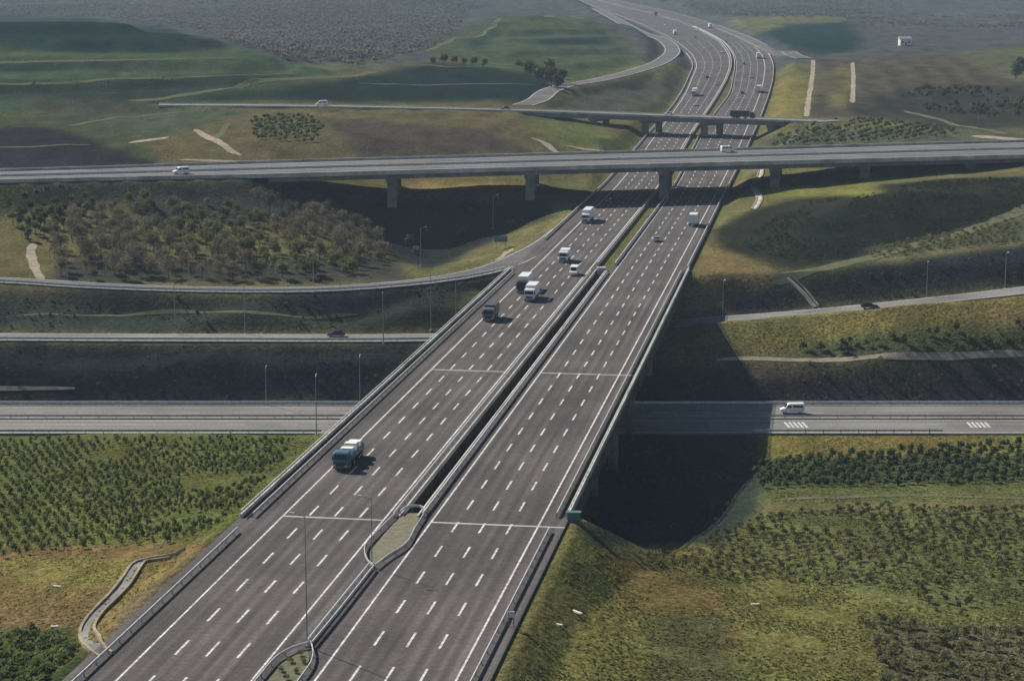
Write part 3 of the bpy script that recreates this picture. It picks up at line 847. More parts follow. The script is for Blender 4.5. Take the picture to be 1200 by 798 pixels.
# chevrons painted on the near side of the lower road
for px0 in (918, 1132):
    for k in range(5):
        a = P(px0 + k * 5.2, 494.5, 0.014); b = P(px0 + 6 + k * 5.2, 501, 0.014)
        m2 = MB(); m2.quad((a[0], a[1], 0.014), (b[0], b[1], 0.014), (b[0] + 0.55, b[1], 0.014), (a[0] + 0.55, a[1], 0.014))
        m2.build('chevron_stripe', 'paint', lower)
mb = MB(); mb.sweep([(x, (LOWY0 + LOWY1) / 2, 0) for x in range(-420, 421, 20)], 0.9, 0, 0.14); mb.build('median_kerb', 'concrete_dark', lower)
ramp_b = cross_road('middle_ramp', ramp2_c, 5.2, 'asphalt_pale', [(-4.4, 0.12), (4.4, 0.12)])
ramp_a = cross_road('curved_ramp', ramp1_c, 4.6, 'asphalt_x', [(-3.9, 0.12), (3.9, 0.12)])
ramp_c = cross_road('loop_ramp', ramp3_c, 6.0, 'asphalt_x', [(-5.2, 0.18), (5.2, 0.18)])
# exit ramp along the right of the far bend
r4 = smoothline([(836, 30, 48.2), (868, 42, 45.8), (900, 57, 43.4), (930, 66, 42.6), (944, 69, 42.4)])
for p in r4: p[2] = max(float(H(p[0], p[1])) + 0.5, p[2])
ramp_d = cross_road('exit_ramp', r4, 6.0, 'asphalt_x', [(-5, 0.2), (5, 0.2)], t=4)

# ------------------------------------------------------------------ rails and parapets
def guard_rail(name, label, pts, group=None, step=4.0, zoff=0.0, cat='guard rail', thick=0.06, posts='stuff', beam=(0.42, 0.78), mat='steel'):
    pts = np.asarray(pts, float)
    base = tuple(pts[len(pts) // 2])
    root = thing(name, label, cat, base, 0, group)
    rel = pts - np.array(base)
    mb = MB(); mb.sweep([tuple(p) for p in rel], thick, beam[0] + zoff, beam[1] + zoff); mb.build('rail', mat, root)
    seg = np.linalg.norm(np.diff(rel, axis=0), axis=1); s = np.concatenate([[0], np.cumsum(seg)])
    mp = MB()
    for d in np.arange(0, s[-1], step):
        x, y, z = (np.interp(d, s, rel[:, k]) for k in range(3))
        if posts == 'each':
            q = MB(); q.box(x - 0.09, x + 0.09, y - 0.09, y + 0.09, z - 0.6, z + beam[1]); q.build('post', 'steel_dark', root)
        else:
            mp.box(x - 0.06, x + 0.06, y - 0.06, y + 0.06, z - 0.4 + zoff, z + beam[0] + 0.1 + zoff)
    if posts != 'each':
        tag(mp.build('posts', 'steel_dark', root), kind='stuff')
    return root

Ybr = np.arange(BR0, BR1 + 1, 8.0)
guard_rail('guard_rail', 'steel guard rail along the left shoulder of the valley bridge', xs(LINES['LR'], Ybr))
guard_rail('guard_rail', 'steel guard rail along the right shoulder of the valley bridge', xs(LINES['RR'], Ybr))
guard_rail('guard_rail', 'steel guard rail on the left side of the open gap between the two bridge decks', xs(LINES['MG'], Ybr))
guard_rail('guard_rail', 'pale steel guard rail on the right side of the gap between the decks', xs(LINES['MB'], Ybr), beam=(0.4, 0.8), thick=0.09)
Yne = np.arange(140, BR0 - 1, 8.0)
guard_rail('guard_rail', 'steel guard rail along the left verge in the foreground beside the concrete channel', xs(LINES['LR'], Yne))
guard_rail('guard_rail', 'steel guard rail along the right verge in the foreground beside the dry grass', xs(LINES['RR'], Yne))
Yfe = np.arange(BR1 + 2, 1500, 10.0)
guard_rail('guard_rail', 'steel guard rail along the far right edge of the motorway beyond the valley', np.stack([main_x('RO', Yfe) - 0.8, Yfe, main_z(Yfe)], 1), beam=(0.35, 0.85), thick=0.1)
guard_rail('guard_rail', 'steel guard rail along the far left edge of the motorway under the overpasses', np.stack([main_x('LO', Yfe[6:]) + 0.8, Yfe[6:], main_z(Yfe[6:])], 1), beam=(0.35, 0.85), thick=0.1)
Yfm = np.arange(BR1 + 8, 2000, 10.0)
guard_rail('guard_rail', 'steel guard rail on the left edge of the far grass median', np.stack([main_x('ML', Yfm) + 1.3, Yfm, main_z(Yfm)], 1), beam=(0.35, 0.85), thick=0.1)
guard_rail('guard_rail', 'steel guard rail on the right edge of the far grass median', np.stack([main_x('MR', Yfm) - 1.1, Yfm, main_z(Yfm)], 1), beam=(0.35, 0.85), thick=0.1)
# foreground median: rails closing the gap, a double rail, a planted island
def mpts(lst, step=1.5):
    return smooth_world([P(a, b, ZR) for a, b in lst], step)
guard_rail('guard_rail', 'short cross rail closing the gap where the two bridge decks begin', mpts([(469, 604), (478, 597.5), (492, 597.5), (498, 601)]))
guard_rail('guard_rail', 'curved rail end on the left of the bare median wedge', mpts([(463, 606), (447, 622), (430, 640), (427, 650), (431, 661), (437, 666)]), beam=(0.42, 0.74), thick=0.045)
guard_rail('guard_rail', 'rail on the right of the bare median wedge', mpts([(497, 606), (487, 622), (476, 641), (455, 655), (440, 667)]), beam=(0.42, 0.74), thick=0.045)
guard_rail('guard_rail', 'left half of the double median rail in the foreground', mpts([(432, 666), (395, 712), (364, 751), (360, 757)]))
guard_rail('guard_rail', 'right half of the double median rail in the foreground', mpts([(438, 668), (402, 714), (370, 753), (366, 758)]))
guard_rail('guard_rail', 'rail curling round the left of the planted median island', mpts([(362, 758), (345, 763), (326, 773), (310, 790), (290, 815), (262, 850)]), beam=(0.42, 0.74), thick=0.045)
guard_rail('guard_rail', 'rail curling round the right of the planted median island', mpts([(364, 757), (367, 768), (364, 782), (350, 802), (325, 840)]), beam=(0.42, 0.74), thick=0.045)
mb = MB()
isl = [P(*q, ZR + 0.12) for q in [(360, 762), (346, 767), (330, 777), (316, 794), (296, 820), (268, 856), (322, 838), (346, 802), (360, 781), (363, 769)]]
mb.v = [tuple(p) for p in isl] + [(p[0], p[1], ZR - 0.1) for p in isl]; n = len(isl)
mb.f = [tuple(range(n))] + [(k, n + k, n + (k + 1) % n, (k + 1) % n) for k in range(n)]
island = mb.build('median_island', noise_mat('island_grass', (0.06, 0.075, 0.03), (0.13, 0.13, 0.06), scale=0.8, bump=0.6)); tag(island, kind='structure')
mb = MB()
wed = [P(*q, ZR + 0.1) for q in [(476, 601), (494, 601), (484, 622), (473, 640), (455, 652), (439, 661), (434, 655), (434, 645), (448, 628), (464, 609)]]
mb.v = [tuple(p) for p in wed] + [(p[0], p[1], ZR - 0.1) for p in wed]; n = len(wed)
mb.f = [tuple(range(n))] + [(k, n + k, n + (k + 1) % n, (k + 1) % n) for k in range(n)]
tag(mb.build('median_wedge', noise_mat('wedge_soil', (0.11, 0.1, 0.06), (0.19, 0.165, 0.11), scale=0.9, bump=0.5)), kind='structure')

# ------------------------------------------------------------------ valley bridge
ym = (BR0 + BR1) / 2
bridge = thing('valley_bridge', 'wide twin-deck concrete motorway bridge crossing the valley on tall piers', 'bridge', (LINES['ML'](ym), ym, 0))
bo = np.array(bridge.location)
def rel(A): return [tuple(np.array(a) - bo) for a in A]
def deck(fa, fb, name):
    mb = MB()
    A = xs(fa, Yb, -0.02); B = xs(fb, Yb, -0.02)
    Al = xs(fa, Yb, -0.45); Bl = xs(fb, Yb, -0.45)
    strip(mb, rel(A), rel(B)); strip(mb, rel(Al), rel(A)); strip(mb, rel(B), rel(Bl)); strip(mb, rel(Bl), rel(Al))
    o = mb.build(name, 'concrete_dark', bridge)
    w = fb(0) - fa(0); n = 5
    for k in range(n):
        off_ = (k + 0.5) / n * w if 0 < k < n - 1 else (0.5 if k == 0 else w - 0.5)
        g = MB()
        c = [(fa(y) + off_, y, ZR - 0.45) for y in Yb]
        g.sweep(rel(c), 0.45, -2.8, 0.0); g.build('girder', 'concrete_shaded', o)
    return o
deck(DLo, DLi, 'deck'); deck(DRi, DRo, 'deck')
for fn, dx, nm in ((DLo, 0.22, 'parapet'), (DRo, -0.22, 'parapet')):
    mb = MB(); mb.sweep(rel(xs(fn, Yb, 0, dx)), 0.14, -0.5, 0.55); o = mb.build(nm, 'concrete', bridge)
    mb = MB(); mb.sweep(rel(xs(fn, Yb, 0, dx)), 0.06, 1.0, 1.12); mb.build('handrail', 'steel', o)
    ps = MB()
    for y in np.arange(BR0 + 1, BR1, 3.0):
        x = fn(y) + dx; ps.box(x - 0.04 - bo[0], x + 0.04 - bo[0], y - 0.04 - bo[1], y + 0.04 - bo[1], ZR + 0.55, ZR + 1.02)
    tag(ps.build('posts', 'steel', o), kind='stuff')
for fn, dx in ((DLi, -0.1), (DRi, 0.1)):
    mb = MB(); mb.sweep(rel(xs(fn, Yb, 0, dx)), 0.12, -0.5, 0.3); mb.build('kerb', 'concrete', bridge)
# expansion joints across the decks
for py in (604.5, 433):
    for fa, fb in ((LINES['LL'], LINES['ML']), (LINES['MR'], LINES['RO'])):
        y0 = P(333, py, ZR)[1]
        def at(fn):
            # square to the road
            x = fn(y0); k = (x - LINES['LL'](y0)) * ra[0] * ra[1] * 1.0
            return (x - k * RDX, y0 - k, 0)
        a = at(fa); b = at(fb)
        mb = MB()
        mb.quad((a[0] - bo[0], a[1] - 0.28 - bo[1], ZR + 0.008), (b[0] - bo[0], b[1] - 0.28 - bo[1], ZR + 0.008), (b[0] - bo[0], b[1] + 0.28 - bo[1], ZR + 0.008), (a[0] - bo[0], a[1] + 0.28 - bo[1], ZR + 0.008))
        mb.build('expansion_joint', 'concrete', bridge)
for y in (330, 366, 402, 437, 481, 524):
    for fa, fb in ((DLo, DLi), (DRi, DRo)):
        x0, x1 = fa(y) + 1.0, fb(y) - 1.0
        cap = MB(); cap.box(x0 - bo[0], x1 - bo[0], y - 1.1 - bo[1], y + 1.1 - bo[1], ZR - 4.6, ZR - 3.25)
        capo = cap.build('pier_cap', 'concrete_dark', bridge)
        for t in (0.2, 0.8):
            x = x0 + (x1 - x0) * t
            zb = float(H(x, y)) - 0.8
            c = MB(); c.tube((x - bo[0], y - bo[1], zb), (x - bo[0], y - bo[1], ZR - 4.6), 1.0, 0.95, 14); c.build('pier_column', 'concrete_dark', capo, True)
# abutments
for y, s in ((BR0, 1), (BR1, -1)):
    for fa, fb in ((DLo, DLi), (DRi, DRo)):
        mb = MB(); y0, y1 = (y - 0.8, y + 1.2) if s > 0 else (y - 1.2, y + 0.8)
        mb.box(fa(y) - bo[0], fb(y) - bo[0], y0 - bo[1], y1 - bo[1], ZR - 7, ZR - 0.5); mb.build('abutment', 'concrete_dark', bridge)
mb = MB(); x = LINES['MG'](BR1) + 0.9; mb.box(x - bo[0], x + 2.4 - bo[0], BR1 - 2.2 - bo[1], BR1 - bo[1], ZR - 3, ZR + 0.9); mb.build('median_end_block', 'concrete', bridge)

# teal cabinet on the near right end of the bridge
x, y, z = P(667, 617, 19.4)
root = thing('drain_box', 'small teal steel box at the near right end of the bridge', 'box', (x + 0.6, y - 1.5, float(H(x + 0.6, y - 1.5))))
mb = MB(); mb.box(-1.0, 1.0, -0.5, 0.5, -0.3, 1.3, 0.05); mb.build('cabinet', 'teal', root)
mb = MB(); mb.box(-1.1, 1.1, -0.6, 0.6, 1.3, 1.42); mb.build('lid', 'teal', root)
mb = MB(); mb.box(-0.02, 0.02, -0.52, -0.49, 0.2, 1.2); mb.build('door_seam', 'black_paint', root)

# ------------------------------------------------------------------ overpasses
def resample(C, n):
    s = np.concatenate([[0], np.cumsum(np.linalg.norm(np.diff(C, axis=0), axis=1))]); t = np.linspace(0, s[-1], n)
    return np.stack([np.interp(t, s, C[:, k]) for k in range(3)], 1)

def overpass(name, label, Fr, Re, span, zt, piers, surf='asphalt_x', par_h=0.9, t_deck=0.5, gird=1.7, lanes=(), columns=3, light=(), pmat='concrete'):
    """Fr, Re: front and rear edge on the top of the deck over its whole length; span: x range without ground under it"""
    n = 90
    A = resample(Fr, n); B = resample(Re, n)
    zt = 0.0 if zt is None else zt
    o0 = np.array([(A[n // 2][0] + B[n // 2][0]) / 2, (A[n // 2][1] + B[n // 2][1]) / 2, 0.0])
    root = thing(name, label, 'bridge', tuple(o0))
    r = lambda Q, dz=0.0: [(q[0] - o0[0], q[1] - o0[1], q[2] + dz) for q in Q]
    mb = MB(); strip(mb, r(A), r(B)); mb.build('road_surface', surf, root)
    mb = MB(); strip(mb, r(A, -t_deck), r(A)); strip(mb, r(B), r(B, -t_deck)); strip(mb, r(B, -t_deck), r(A, -t_deck)); strip(mb, r(A, -0.02), r(B, -0.02))
    dk = mb.build('deck', 'concrete_dark', root)
    for Q, s in ((A, 1), (B, -1)):
        mb = MB(); mb.sweep(r(Q), 0.22, -t_deck - 0.05, par_h); mb.build('parapet', 'concrete', root)
    m = (A[:, 0] > span[0]) & (A[:, 0] < span[1])
    W = B - A
    for f in (0.04, 0.35, 0.65, 0.96):
        c = A[m] + W[m] * f
        mb = MB(); mb.sweep(r(c), 0.5, -t_deck - gird, -t_deck); mb.build('girder', 'concrete_dark', dk)
    for f, w in lanes:
        mb = MB(); strip(mb, r(A + W * (f - w), 0.015), r(A + W * (f + w), 0.015)); mb.build('lane_line', 'paint', root)
    for f in light:
        mb = MB(); mb.sweep(r(A + W * f), 0.14, 0, 0.8); mb.build('median_rail', 'steel', root)
    for px in piers:
        k = int(np.argmin(np.abs(A[:, 0] - px))); a = A[k]; w = W[k]
        L = np.hypot(w[0], w[1])
        cap = MB(); c0 = a + w * 0.05; c1 = a + w * 0.95
        cap.sweep(r([c0, c1]), 1.9, -t_deck - gird - 1.2, -t_deck - gird); co = cap.build('pier_cap', pmat, root)
        for f in np.linspace(0.12, 0.88, columns):
            q = a + w * f
            zb = float(H(q[0], q[1])) - 1.0
            cm = MB(); cm.box(q[0] - o0[0] - 1.6, q[0] - o0[0] + 1.6, q[1] - o0[1] - 1.0, q[1] - o0[1] + 1.0, zb, q[2] - t_deck - gird - 1.2)
            cm.build('pier_column', pmat, co)
    for xe, s in ((span[0], 1), (span[1], -1)):
        k = int(np.argmin(np.abs(A[:, 0] - xe))); a = A[k]; b = B[k]
        mb = MB(); mb.sweep(r([a, b]), 1.0, -t_deck - gird - 3.5, -t_deck - 0.05); mb.build('abutment', 'concrete_dark', root)
    return root

sx = lambda px, py: P(px, py, 33.2)[0]
overpass('motorway_overpass', 'wide concrete overpass with pale parapets crossing nearest above the motorway', over1_f, over1_r, (X_AB_L, X_AB_R), 33.2,
         [sx(465, 204), sx(622, 199), sx(768, 196), sx(918, 192), sx(1018, 189), sx(1130, 186)],
         lanes=[(0.07, 0.006), (0.2, 0.004), (0.33, 0.004), (0.44, 0.006), (0.56, 0.006), (0.68, 0.004), (0.8, 0.004), (0.92, 0.006)], light=(0.5,), pmat='concrete_dark')
o2f = offs(over2_c, 7.0); o2r = offs(over2_c, -7.0)
if o2f[0][1] > o2r[0][1]: o2f, o2r = o2r, o2f
overpass('narrow_overpass', 'narrow far overpass carrying a local road over the motorway behind the wide one', o2f, o2r,
         (P(600, 129, 36)[0], P(925, 141, 33)[0]), None, [P(690, 134, 33)[0], P(752, 136, 33)[0], P(822, 138, 33)[0], P(895, 140, 33)[0]], gird=2.0, surf='asphalt_pale', par_h=0.3, pmat='concrete_dark', lanes=[(0.08, 0.012), (0.5, 0.008), (0.92, 0.012)], columns=2)

# rails along the ramps and the lower road
def ramp_rail(label, C, o, **kw):
    guard_rail('guard_rail', label, offs(C, o), **kw)
ramp_rail('pale steel guard rail on the near edge of the curved upper ramp', ramp1_c[ramp1_c[:, 0] < P(584, 311, 21)[0]], 4.3 if True and offs(ramp1_c, 4.3)[3][1] < ramp1_c[3][1] else -4.3, beam=(0.3, 0.9), thick=0.1)
lf = ramp2_c[ramp2_c[:, 0] < P(560, 395, 11)[0]]
ramp_rail('pale steel guard rail on the near edge of the straight middle ramp', lf, 5.0 if offs(lf, 5.0)[3][1] < lf[3][1] else -5.0, beam=(0.3, 0.9), thick=0.1)
xr0 = P(880, 504, 0)[0]; xr1 = P(1102, 504, 0)[0]
guard_rail('guard_rail', 'low guard rail with dark posts beside the lower road right of the bridge shadow', [(x, LOWY0 + 0.6, 0.0) for x in np.arange(xr0, xr1, 2.0)], step=3.9, posts='each', beam=(0.35, 0.85))
guard_rail('guard_rail', 'long guard rail at the far side of the lower road left of the bridge', [(x, LOWY1 - 0.5, 0.0) for x in np.arange(-150, -20, 4.0)], beam=(0.3, 0.9), thick=0.1)
guard_rail('guard_rail', 'long guard rail at the near side of the lower road left of the bridge', [(x, LOWY0 + 0.5, 0.0) for x in np.arange(-150, -40, 4.0)], beam=(0.3, 0.9), thick=0.1)
guard_rail('guard_rail', 'guard rail at the far side of the lower road right of the bridge', [(x, LOWY1 - 0.5, 0.0) for x in np.arange(25, 150, 4.0)], beam=(0.3, 0.9), thick=0.1)
ml_ = (LOWY0 + LOWY1) / 2
guard_rail('guard_rail', 'dark rail along the median of the lower road passing under the bridge', [(x, ml_, 0.1) for x in np.arange(-150, 150, 4.0)], beam=(0.4, 0.8), thick=0.05, mat='steel_dark')

# ------------------------------------------------------------------ tracks, channels, chutes
def ground_ribbon(name, label, cat, pics, half, mat, kind=None, up=0.08, step=2.5, world=False):
    W = np.array([hit(*p) for p in pics]) if not world else np.array(pics)
    C = smooth_world(W, step)
    nC = len(C); e = np.minimum(np.arange(nC), np.arange(nC)[::-1]) * step
    wv = half * (0.35 + 0.65 * np.clip(e / 7.0, 0, 1)) * (1 + 0.22 * vnoise(C[:, 0], C[:, 1], 7, 91))
    N0 = offs(C, 1.0) - C
    A = C - N0 * wv[:, None]; B = C + N0 * (wv * (1 + 0.2 * vnoise(C[:, 0], C[:, 1], 5, 92)))[:, None]
    rows = []
    for t in (0, 0.25, 0.5, 0.75, 1):
        Q = A * (1 - t) + B * t; Q[:, 2] = H(Q[:, 0], Q[:, 1]) + up
        rows.append(Q)
    mb = MB()
    for a, b in zip(rows[:-1], rows[1:]): strip(mb, a, b)
    lo = lambda Q: [(q[0], q[1], q[2] - 0.4) for q in Q]
    strip(mb, lo(rows[0]), rows[0]); strip(mb, rows[-1], lo(rows[-1]))
    o = mb.build(name, mat)
    if kind: tag(o, kind=kind)
    else: tag(o, label, cat)
    return C

ground_ribbon('dirt_track', None, None, [(905, 331), (940, 321), (1000, 307), (1060, 292), (1120, 276), (1200, 246), (1260, 225)], 2.6, 'dirt_dull', 'structure')
ground_ribbon('dirt_track', None, None, [(840, 423), (900, 421), (1000, 421), (1100, 419), (1200, 416.5), (1320, 414)], 0.9, 'dirt', 'structure')
ground_ribbon('dirt_track', None, None, [(905, 587), (980, 583), (1080, 581), (1200, 584), (1320, 588)], 1.3, 'dirt_dull', 'structure')
ground_ribbon('dirt_track', None, None, [(49, 328), (40, 312), (36, 296), (40, 285)], 1.3, 'dirt', 'structure')
ground_ribbon('dirt_track', None, None, [(230, 152), (248, 163), (268, 175), (282, 183)], 1.7, 'dirt', 'structure')
ground_ribbon('dirt_track', None, None, [(268, 145), (258, 158), (252, 163)], 1.3, 'dirt_dull', 'structure')
ground_ribbon('dirt_track', None, None, [(152, 168), (172, 165), (196, 161)], 2.5, 'dirt', 'structure')
ground_ribbon('dirt_track', None, None, [(210, 188), (260, 189), (320, 190), (380, 189)], 1.6, 'dirt', 'structure')
ground_ribbon('dirt_track', None, None, [(953, 71), (952, 90), (948, 115), (945, 137)], 1.3, 'dirt', 'structure')
ground_ribbon('dirt_track', None, None, [(999, 74), (1000, 95), (999, 121)], 1.2, 'dirt', 'structure')
ground_ribbon('dirt_track', None, None, [(623, 162), (640, 169), (655, 181)], 1.6, 'dirt', 'structure')
ground_ribbon('dirt_track', None, None, [(662, 171), (690, 176), (712, 180)], 1.6, 'dirt', 'structure')
ground_ribbon('dirt_track', None, None, [(905, 174), (925, 166), (935, 154), (960, 146)], 1.5, 'dirt_dull', 'structure')
ground_ribbon('dirt_track', None, None, [(1060, 130), (1100, 140), (1140, 150), (1180, 158)], 1.6, 'dirt_dull', 'structure')
ground_ribbon('dirt_track', None, None, [(1140, 160), (1180, 163), (1260, 167)], 2.8, 'dirt', 'structure')
ground_ribbon('field_road', None, None, [(150, 118.5), (190, 116.5), (240, 108), (290, 99), (360, 92), (440, 84)], 2.6, 'dirt_dull', 'structure')
ground_ribbon('field_road', None, None, [(-80, 101), (0, 99.5), (100, 96.5), (200, 93), (300, 88), (350, 87)], 1.8, 'dirt_dull', 'structure')
ground_ribbon('field_road', None, None, [(-80, 76), (0, 74.5), (100, 72), (200, 70), (280, 68)], 1.8, 'dirt_dull', 'structure')
ground_ribbon('field_road', None, None, [(80, 148), (130, 139), (200, 133), (250, 131)], 1.4, 'dirt_dull', 'structure')
ground_ribbon('field_road', None, None, [(-60, 174), (40, 172.5), (105, 170)], 1.3, 'dirt_dull', 'structure')
ground_ribbon('field_road', None, None, [(490, 77), (560, 78.5), (600, 80)], 2.0, 'dirt_dull', 'structure')
ground_ribbon('field_road', None, None, [(420, 98), (520, 99.5), (630, 101)], 1.5, 'dirt_dull', 'structure')
ground_ribbon('field_road', None, None, [(500, 60), (535, 45), (580, 27), (640, 20), (680, 22)], 2.5, 'dirt_dull', 'structure')
ground_ribbon('dirt_track', None, None, [(560, 318), (585, 306), (600, 292)], 1.0, 'dirt', 'structure')
ground_ribbon('dirt_track', None, None, [(18, 371), (80, 370), (200, 366), (300, 367), (420, 369)], 0.6, 'dirt_dull', 'structure')
ground_ribbon('dirt_track', None, None, [(-60, 455.5), (30, 456), (88, 457)], 0.5, 'dirt', 'structure')

def channel(name, label, pics, half, wall=0.35, h=0.45, floor='concrete_dark'):
    """open concrete channel: floor and two side walls"""
    W = np.array([hit(*p) for p in pics]); C = smooth_world(W, 1.5)
    C[:, 2] = H(C[:, 0], C[:, 1])
    base = C[len(C) // 2].copy(); R_ = C - base
    root = thing(name, label, 'drain', tuple(base))
    mb = MB(); mb.sweep([tuple(p) for p in R_], half, -0.3, 0.06); mb.build('floor', floor, root)
    for s in (-1, 1):
        q = offs(R_, s * (half + wall / 2 - 0.01)); q[:, 2] = H(q[:, 0] + base[0], q[:, 1] + base[1]) - base[2]
        mb = MB(); mb.sweep([tuple(p) for p in q], wall / 2, -0.5, h); mb.build('side_wall', 'dirt', root)
channel('concrete_channel', 'open concrete drainage channel bending through the dry grass left of the motorway', [(126, 771), (110, 756), (102, 742), (112, 722), (135, 698), (152, 676), (165, 660), (190, 655), (212, 648)], 0.75)
channel('concrete_chute', 'pale concrete chute running down the dark slope right of the bridge', [(924, 326), (932, 333), (944, 346), (957, 360)], 0.5, 0.4, 0.3, 'concrete')
channel('concrete_chute', 'winding pale concrete chute beside the right verge under the wide overpass', [(892, 199), (890, 207), (884, 217), (886, 226), (890, 234), (884, 245)], 0.7, 0.5, 0.3, 'concrete')

# ------------------------------------------------------------------ vehicles
def wheel(root, x, y, r=0.5, w=0.3):
    s = 1 if x > 0 else -1
    mb = MB(); mb.tube((x - s * w, y, r), (x, y, r), r, r, 14)
    o = mb.build('wheel', 'rubber', root)
    mb = MB(); mb.tube((x - s * 0.02, y, r), (x + s * 0.02, y, r), r * 0.6, r * 0.5, 10); mb.build('rim', 'steel', o)

def bevel_prism(prof, hw, inset):
    """profile extruded across with slightly pulled-in sides: rounded shoulders"""
    mb = MB(); n = len(prof)
    cy = sum(p[0] for p in prof) / n; cz = sum(p[1] for p in prof) / n
    rings = [(-hw, 1 - inset), (-hw + 0.12, 1.0), (hw - 0.12, 1.0), (hw, 1 - inset)]
    for x, s in rings:
        mb.v += [(x, cy + (y - cy) * s, cz + (z - cz) * s) for y, z in prof]
    for k in range(3):
        for i in range(n):
            j = (i + 1) % n
            mb.f.append((k * n + i, k * n + j, (k + 1) * n + j, (k + 1) * n + i))
    mb.f.append(tuple(reversed(range(n)))); mb.f.append(tuple(3 * n + i for i in range(n)))
    return mb

def make_car(label, loc, rz, paint):
    root = thing('car', label, 'car', loc, rz)
    body = [(-2.15, 0.35), (2.1, 0.3), (2.2, 0.55), (2.1, 0.78), (0.95, 0.95), (-1.55, 1.0), (-2.15, 0.95), (-2.25, 0.6)]
    bevel_prism(body, 0.89, 0.04).build('body', paint, root)
    mb = MB(); i = 0
    mb.v = [(-0.8, 1.0, 0.92), (0.8, 1.0, 0.92), (0.8, -1.75, 0.96), (-0.8, -1.75, 0.96), (-0.62, 0.3, 1.4), (0.62, 0.3, 1.4), (0.62, -1.2, 1.42), (-0.62, -1.2, 1.42)]
    mb.f = [(0, 1, 5, 4), (1, 2, 6, 5), (2, 3, 7, 6), (3, 0, 4, 7), (4, 5, 6, 7)]
    cab = mb.build('windows', 'glass', root)
    mb = MB(); mb.box(-0.64, 0.64, -1.25, 0.33, 1.405, 1.47, 0.06); mb.build('roof', paint, root)
    for x in (-0.88, 0.88):
        for y in (-1.35, 1.35): wheel(root, x, y, 0.32, 0.2)
    for x in (-0.62, 0.62):
        mb = MB(); mb.box(x - 0.16, x + 0.16, 2.08, 2.2, 0.58, 0.74); mb.build('headlight', 'lamp_glass', root)
        mb = MB(); mb.box(x - 0.16, x + 0.16, -2.26, -2.15, 0.7, 0.85); mb.build('tail_light', 'red_lens', root)
    return root

def make_van(label, loc, rz, paint):
    root = thing('van', label, 'van', loc, rz)
    body = [(-2.7, 0.4), (2.6, 0.4), (2.75, 0.7), (2.65, 1.05), (1.75, 1.3), (1.05, 2.2), (0.7, 2.35), (-2.6, 2.4), (-2.75, 2.2), (-2.75, 0.6)]
    bevel_prism(body, 0.98, 0.03).build('body', paint, root)
    mb = MB(); mb.quad((-0.78, 1.74, 1.38), (0.78, 1.74, 1.38), (0.7, 1.16, 2.14), (-0.7, 1.16, 2.14)); mb.build('windscreen', 'glass', root)
    for s in (-1, 1):
        mb = MB(); x = s * 0.993
        mb.quad((x, 0.2, 1.4), (x, 1.45, 1.4), (x, 1.0, 2.02), (x, 0.2, 2.02)); mb.build('side_window', 'glass', root)
        mb = MB(); mb.quad((x, -2.4, 1.45), (x, -0.1, 1.45), (x, -0.1, 2.0), (x, -2.4, 2.0)); mb.build('rear_window', 'glass', root)
        for y in (-1.75, 1.75): wheel(root, s * 0.97, y, 0.36, 0.22)
        mb = MB(); mb.box(s * 0.7 - 0.15, s * 0.7 + 0.15, 2.6, 2.76, 0.75, 0.98); mb.build('headlight', 'lamp_glass', root)
    return root

